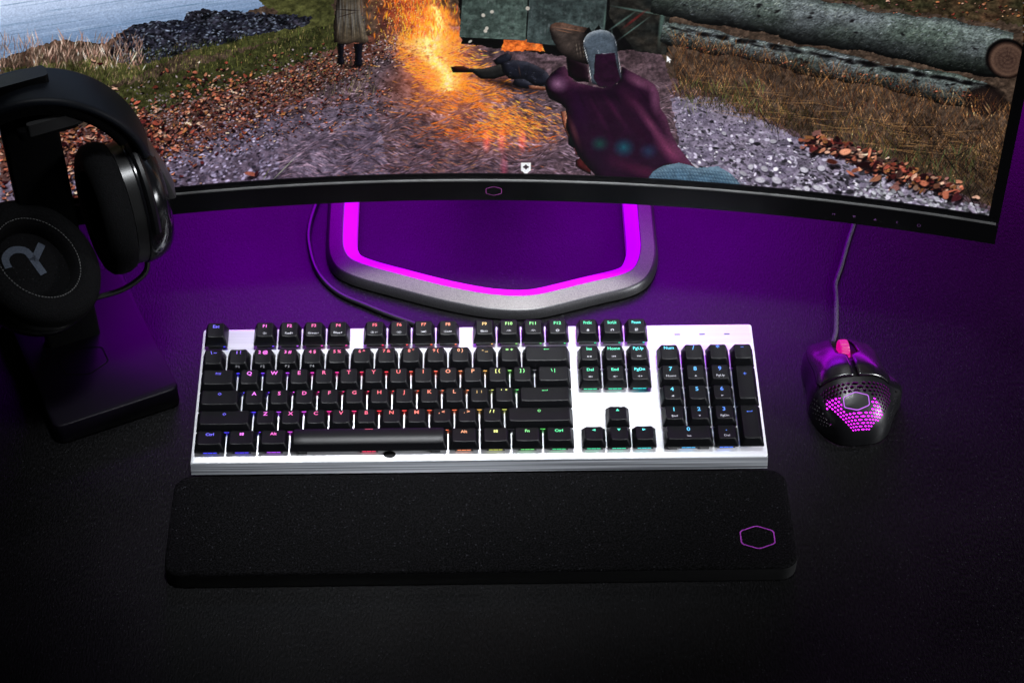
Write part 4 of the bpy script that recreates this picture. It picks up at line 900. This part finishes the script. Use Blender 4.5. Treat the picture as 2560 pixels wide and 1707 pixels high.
sh = mb.build('rear_shell', M['mouse_rear'], ms, angle=35)
bm = bmesh.new(); bm.from_mesh(sh.data); bmesh.ops.remove_doubles(bm, verts=bm.verts, dist=2e-5); bmesh.ops.dissolve_degenerate(bm, edges=bm.edges, dist=1e-6); bmesh.ops.recalc_face_normals(bm, faces=bm.faces); 
for f in bm.faces: f.smooth = True
for e in bm.edges: e.smooth = not (len(e.link_faces) == 2 and e.calc_face_angle(0) > R(35))
bm.to_mesh(sh.data); bm.free()
# buttons left and right of the wheel slot, and side walls of the front
def button(q0, q1, name):
    mb = MB(); patch(mb, q0, q1, PB+.012, .86, 22, 40)
    o = mb.build(name, M['mouse'], ms, angle=60); md = o.modifiers.new('s', 'SOLIDIFY'); md.thickness = .0012; md.offset = -1; return o
def slotted(sgn):
    """a main button with the wheel slot cut from its inner edge"""
    mb = MB(); nq, np_ = 22, 44; vs = []
    for j in range(np_+1):
        p = PB+.012+(.90-PB-.012)*j/np_
        inner = .012
        if p > .14: inner = .012+.105*min(1, (p-.14)/.05)*(1-.35*max(0, (p-.40)/.5))
        outer = .62+.05*math.sin((p-PB)*3)
        c0 = max(0, (-.08-p)/.10)  # rounded rear outer corner
        outer -= .10*c0*c0
        for i in range(nq+1): vs.append(mshape(sgn*(inner+(outer-inner)*i/nq), p)+Vector((0, 0, .0004)))
    mb.add(vs, [(j*(nq+1)+i, j*(nq+1)+i+1, (j+1)*(nq+1)+i+1, (j+1)*(nq+1)+i) for j in range(np_) for i in range(nq)])
    o = mb.build('button', M['mouse'], ms, angle=60); md = o.modifiers.new('s', 'SOLIDIFY'); md.thickness = .0014; md.offset = 0
slotted(-1); slotted(1)
mb = MB()
for s in (-1, 1): patch(mb, s*.60, s*1.0, PB-.0, .97, 14, 40)
patch(mb, -.62, .62, .885, .985, 30, 6); mb.build('side_wall', M['mouse'], ms, angle=60)
mb = MB(); vs = []
for j in range(21):
    for i in range(21):
        p = PB-.02+(.90-PB+.02)*j/20; q = -.62+1.24*i/20; v = mshape(q, p); v.z -= .0024+(.004 if (.14 < p < .6 and abs(q) < .09) else 0); vs.append(v)
mb.add(vs, [(j*21+i, j*21+i+1, (j+1)*21+i+1, (j+1)*21+i) for j in range(20) for i in range(20)]); mb.build('inner_frame', M['bezel'], ms)
# wheel
wp = mshape(0, .33); mb = MB()
rg = []
for k, (xx_, rr_) in enumerate(((-.0036, .0088), (-.0032, .0098), (-.002, .0102), (.002, .0102), (.0032, .0098), (.0036, .0088))):
    rg.append([Vector((xx_, rr_*(1+(.045 if (i % 2) and 1 <= k <= 4 else 0))*math.cos(2*math.pi*i/44), rr_*(1+(.045 if (i % 2) and 1 <= k <= 4 else 0))*math.sin(2*math.pi*i/44))) for i in range(44)])
mb.loft(rg); mb.build('scroll_wheel', M['wheel_glow'], ms, loc=wp+Vector((0, 0, -.0066)), smooth=False)
# logo badge, glow tray
mb = MB(); o_, i_ = hexline(.0100, .0066, .0006, 4)
def onm(x, y, dz=.00035):
    b0, b1 = -.999, .5; pp = math.asin(max(-1, min(1, (y+.5*0)/ML_)))*2/math.pi
    lo, hi = -1., 1.
    for _ in range(30):
        mid = (lo+hi)/2
        if mshape(mid, pp).x < x: lo = mid
        else: hi = mid
    v = mshape(lo, pp); v.z += dz; return v
LY = ML_*math.sin(LG[1]*math.pi/2)
ring_faces(mb, o_, i_, lambda x, y: onm(x-.0030, y+LY)); mb.build('logo', M['mouse_logo'], ms, smooth=False)
mb = MB()
vs = [onm(x*k-.0030, LY+y*k, .00015) for k in (1.12, .9, .6, .3) for x, y in o_]; n_ = len(o_)
mb.add(vs+[onm(-.0030, LY, .00015)], [(r_*n_+i, r_*n_+(i+1) % n_, (r_+1)*n_+(i+1) % n_, (r_+1)*n_+i) for r_ in range(3) for i in range(n_)]+[(3*n_+i, 3*n_+(i+1) % n_, 4*n_) for i in range(n_)])
mb.build('logo_plate', M['mouse_rear'], ms)
mb = MB(); mb.loft([[(x*1.0, y-.0265, z) for x, y in rrect(a, b_, .008)] for z, a, b_ in ((.0085, .0215, .0175), (.0100, .0215, .0175))]); mb.build('light_tray', M['mouse_glow'], ms)
mb = MB(); mb.loft([[(mshape(q, p).x*.97, mshape(q, p).y*.98, z) for q, p in [(math.copysign(1, math.cos(a)), math.sin(a)) for a in [2*math.pi*(k+.5)/48 for k in range(48)]]] for z in (.0006, .0022)]); mb.build('bottom_plate', M['bezel'], ms)
mb = MB(); inv = (Matrix.Translation((.2900, .082, 0)) @ Matrix.Rotation(R(4), 4, 'Z')).inverted()
cd = catmull([(.2850, .1325, .010), (.2880, .1420, .0060), (.2915, .155, .0030), (.2960, .1850, .0022), (.2975, .2000, .0022), (.2990, .2110, .0022), (.3060, .2300, .0022), (.3120, .2480, .0022), (.3180, .2660, .0022), (.3245, .2840, .0022), (.334, .32, .0022), (.33, .42, .0022)], 8)
mb.tube([inv @ p for p in cd], .0019, 10); mb.build('cord', M['cord'], ms)

# ------------------------------------------------------------------ headset stand
AN = R(24.5); sl = Vector((math.cos(AN), math.sin(AN), 0)); sd = Vector((-math.sin(AN), math.cos(AN), 0))
hs = empty('headset_stand', (-.2785, .0608, 0), (0, 0, AN))   # origin: middle of the front edge of its slab
tag(hs, 'black headset stand with a flat slab base and an upright post', 'headset stand')
mb = MB()
def slabr(e, z): return [(x, y+.078, z) for x, y in rrect(.0500-e, .078-e, .007, 6)]
mb.loft([slabr(.0012, .0), slabr(0, .0015), slabr(0, .0188), slabr(.0004, .0196), slabr(.0012, .0200)]); mb.build('slab_base', M['pad'], hs, angle=50)
mb = MB(); o_, i_ = hexline(.0178, .0165, .0011); ring_faces(mb, o_, i_, lambda x, y: (x-.008, y+.060, .02018)); mb.build('logo', M['gloss'], hs, smooth=False)
mb = MB()
mb.loft([[(x, y+yy, z) for x, y in rrect(w_, .0065, .003, 4, -.008)] for z, w_, yy in ((.0198, .0215, .090), (.06, .0212, .090), (.19, .0205, .090), (.270, .0203, .090), (.279, .0200, .090))]); mb.build('post', M['black'], hs)
mb = MB(); mb.loft([[(x*k, y, z) for x, y, k in [(a, b, 1) for a, b in rrect(.0225-e, .0145, .004, 4, .003, .0815)]] for z, e in ((.240, .001), (.241, 0), (.247, 0), (.248, .001))])
mb.build('cradle', M['black'], hs)
mb = MB(); mb.loft([[(x, y, z) for x, y in rrect(.0200, .0022, .002, 4, .007, .0675)] for z in (.244, .2540)]); mb.build('cradle_lip', M['cradle'], hs)

# ------------------------------------------------------------------ headset
hd = empty('headset', (-.312, .125, .110))
tag(hd, 'black over-ear headset hanging on the stand, with fabric ear cushions', 'headset')
HO = -Vector((-.312, .125, .110)); HA = R(12)
l_ = Vector((math.cos(HA), math.sin(HA), 0)); d_ = Vector((-math.sin(HA), math.cos(HA), 0)); A0 = Vector((-.318, .138, .190))
def band(mb, t0, t1, wid, th, off=0, n=44):
    rings = []
    for i in range(n+1):
        t = t0+(t1-t0)*i/n; c = A0+l_*.075*math.sin(t)+Vector((0, 0, .080*math.cos(t)))
        nn = (l_*math.sin(t)*.95+Vector((0, 0, math.cos(t)))).normalized()
        wv = wid*(1-.30*abs(math.sin(t))**6)
        rings.append([c+HO+d_*x+nn*(y+off) for x, y in rrect(wv/2, th/2, .004, 4)])
    mb.loft(rings)
mb = MB(); band(mb, R(-84), R(80), .041, .0075); mb.build('headband', M['band'], hd, angle=50)
mb = MB(); band(mb, R(-66), R(66), .034, .011, -.0085); mb.build('headband_pad', M['foam'], hd, angle=50)
def cup(cc, nin, up, shell_m):
    n = Vector(nin).normalized(); u = (Vector(up)-n*Vector(up).dot(n)).normalized(); s = u.cross(n); o = Vector(cc)+HO
    P = lambda a, r, z: o+s*(math.cos(a)*r*.90)+u*(math.sin(a)*r*1.06)+n*z
    def lathe(mb, prof_, c0=True, c1=True): mb.loft([[P(2*math.pi*k/48, r, z) for k in range(48)] for z, r in prof_], True, c0, c1)
    mb = MB(); lathe(mb, ((-.0340, .012), (-.0338, .030), (-.0320, .0385), (-.0280, .0432), (-.0210, .0462), (-.0120, .0475), (-.0105, .0470))); mb.build('ear_cup', shell_m, hd, angle=50)
    mb = MB(); lathe(mb, ((-.0104, .0462), (-.0020, .0458))); mb.build('cup_trim', M['trim'], hd)
    mb = MB(); lathe(mb, ((-.0022, .0430), (-.0010, .0478), (.0040, .0500), (.0100, .0502), (.0150, .0488), (.0185, .0450), (.0200, .0405), (.0194, .0355), (.0170, .0315), (.0120, .0292), (.0030, .0285)), True, False)
    cu = mb.build('ear_cushion', M['foam'], hd, angle=60)
    mb = MB(); lathe(mb, ((.0028, .0288), (.0042, .0200), (.0046, .001)), False, True); mb.build('inner_mesh', M['mesh'], hd)
    mb = MB()
    for k in range(84):
        a = 2*math.pi*k/84; p0, p1 = P(a, .0322, .0181), P(a+.045, .0322, .0181); mb.tube([p0, p1], .00045, 5)
    mb.build('stitching', M['thread'], hd, smooth=False)
    return P, o, n, u, s
Pr, orr, nr, ur, sr_ = cup((-.2700, .1400, .1570), (-.90, -.44, .03), (-.06, .05, 1), M['gloss'])
Pl, ol, nl, ul, sl_ = cup((-.3310, .0960, .1350), (.45, -.28, .85), (-.62, .42, .60), M['gloss'])
# yokes: forked arms holding each cup
mb = MB(); mb.loft([[Vector(c)+HO+l_*x+d_*y for x, y in rrect(.0035, .010*k, .002, 3)] for c, k in (((-.2480, .1530, .213), .8), ((-.2440, .1545, .200), .9), ((-.2400, .1560, .187), 1), ((-.2360, .1575, .174), 1.1), ((-.2320, .1580, .157), 1.1))])
mb.build('slider_arm', M['steel'], hd)
mb = MB(); mb.tube([Pr(R(a), .0490, -.016) for a in range(0, 181, 8)], .0034, 8); mb.build('yoke', M['black'], hd)
mb = MB(); mb.tube([Pl(R(a), .0490, -.016) for a in range(0, 181, 8)], .0034, 8); mb.build('yoke', M['black'], hd)
mb = MB(); mb.tube(catmull([A0+HO+l_*.075*math.sin(R(-84))+Vector((0, 0, .080*math.cos(R(-84)))), Vector((-.3900, .1200, .175))+HO, Vector((-.3860, .1150, .155))+HO, Pl(R(90), .0490, -.016)], 6), .0045, 10); mb.build('slider_arm', M['steel'], hd)
mb = MB(); mb.tube(catmull([Pl(R(-60), .047, -.014), Vector((-.290, .100, .100))+HO, Vector((-.270, .115, .095))+HO, Vector((-.255, .130, .098))+HO, Pr(R(-85), .046, -.016)], 8), .0022, 8); mb.build('cable', M['cord_black'], hd)
# printed mark on the inner mesh of the near cup, in the disc's own plane
def disc(a, b, dz=.0052): return ol+sl_*a+ul*b+nl*dz
def ribbon(mb, pts, w_):
    pts = [Vector((a, b, 0)) for a, b in pts]; pts = catmull([tuple(p) for p in pts], 6) if len(pts) > 2 else pts; L_ = []
    for i, p in enumerate(pts):
        t = (pts[min(i+1, len(pts)-1)]-pts[max(i-1, 0)]).normalized(); q = Vector((-t.y, t.x, 0))*w_/2; L_.append((p+q, p-q))
    vs = [disc(x.x, x.y) for pr_ in L_ for x in pr_]; mb.add(vs, [(2*i, 2*i+1, 2*i+3, 2*i+2) for i in range(len(L_)-1)])
mb = MB()
ribbon(mb, [(-.016, .010), (-.012, .017), (-.003, .018), (.004, .012), (.004, .004)], .0056)
ribbon(mb, [(.004, .005), (.001, -.010)], .0058)
ribbon(mb, [(.003, .002), (.018, .008)], .0056)

mb.build('side_mark', M['mark'], hd, smooth=False)
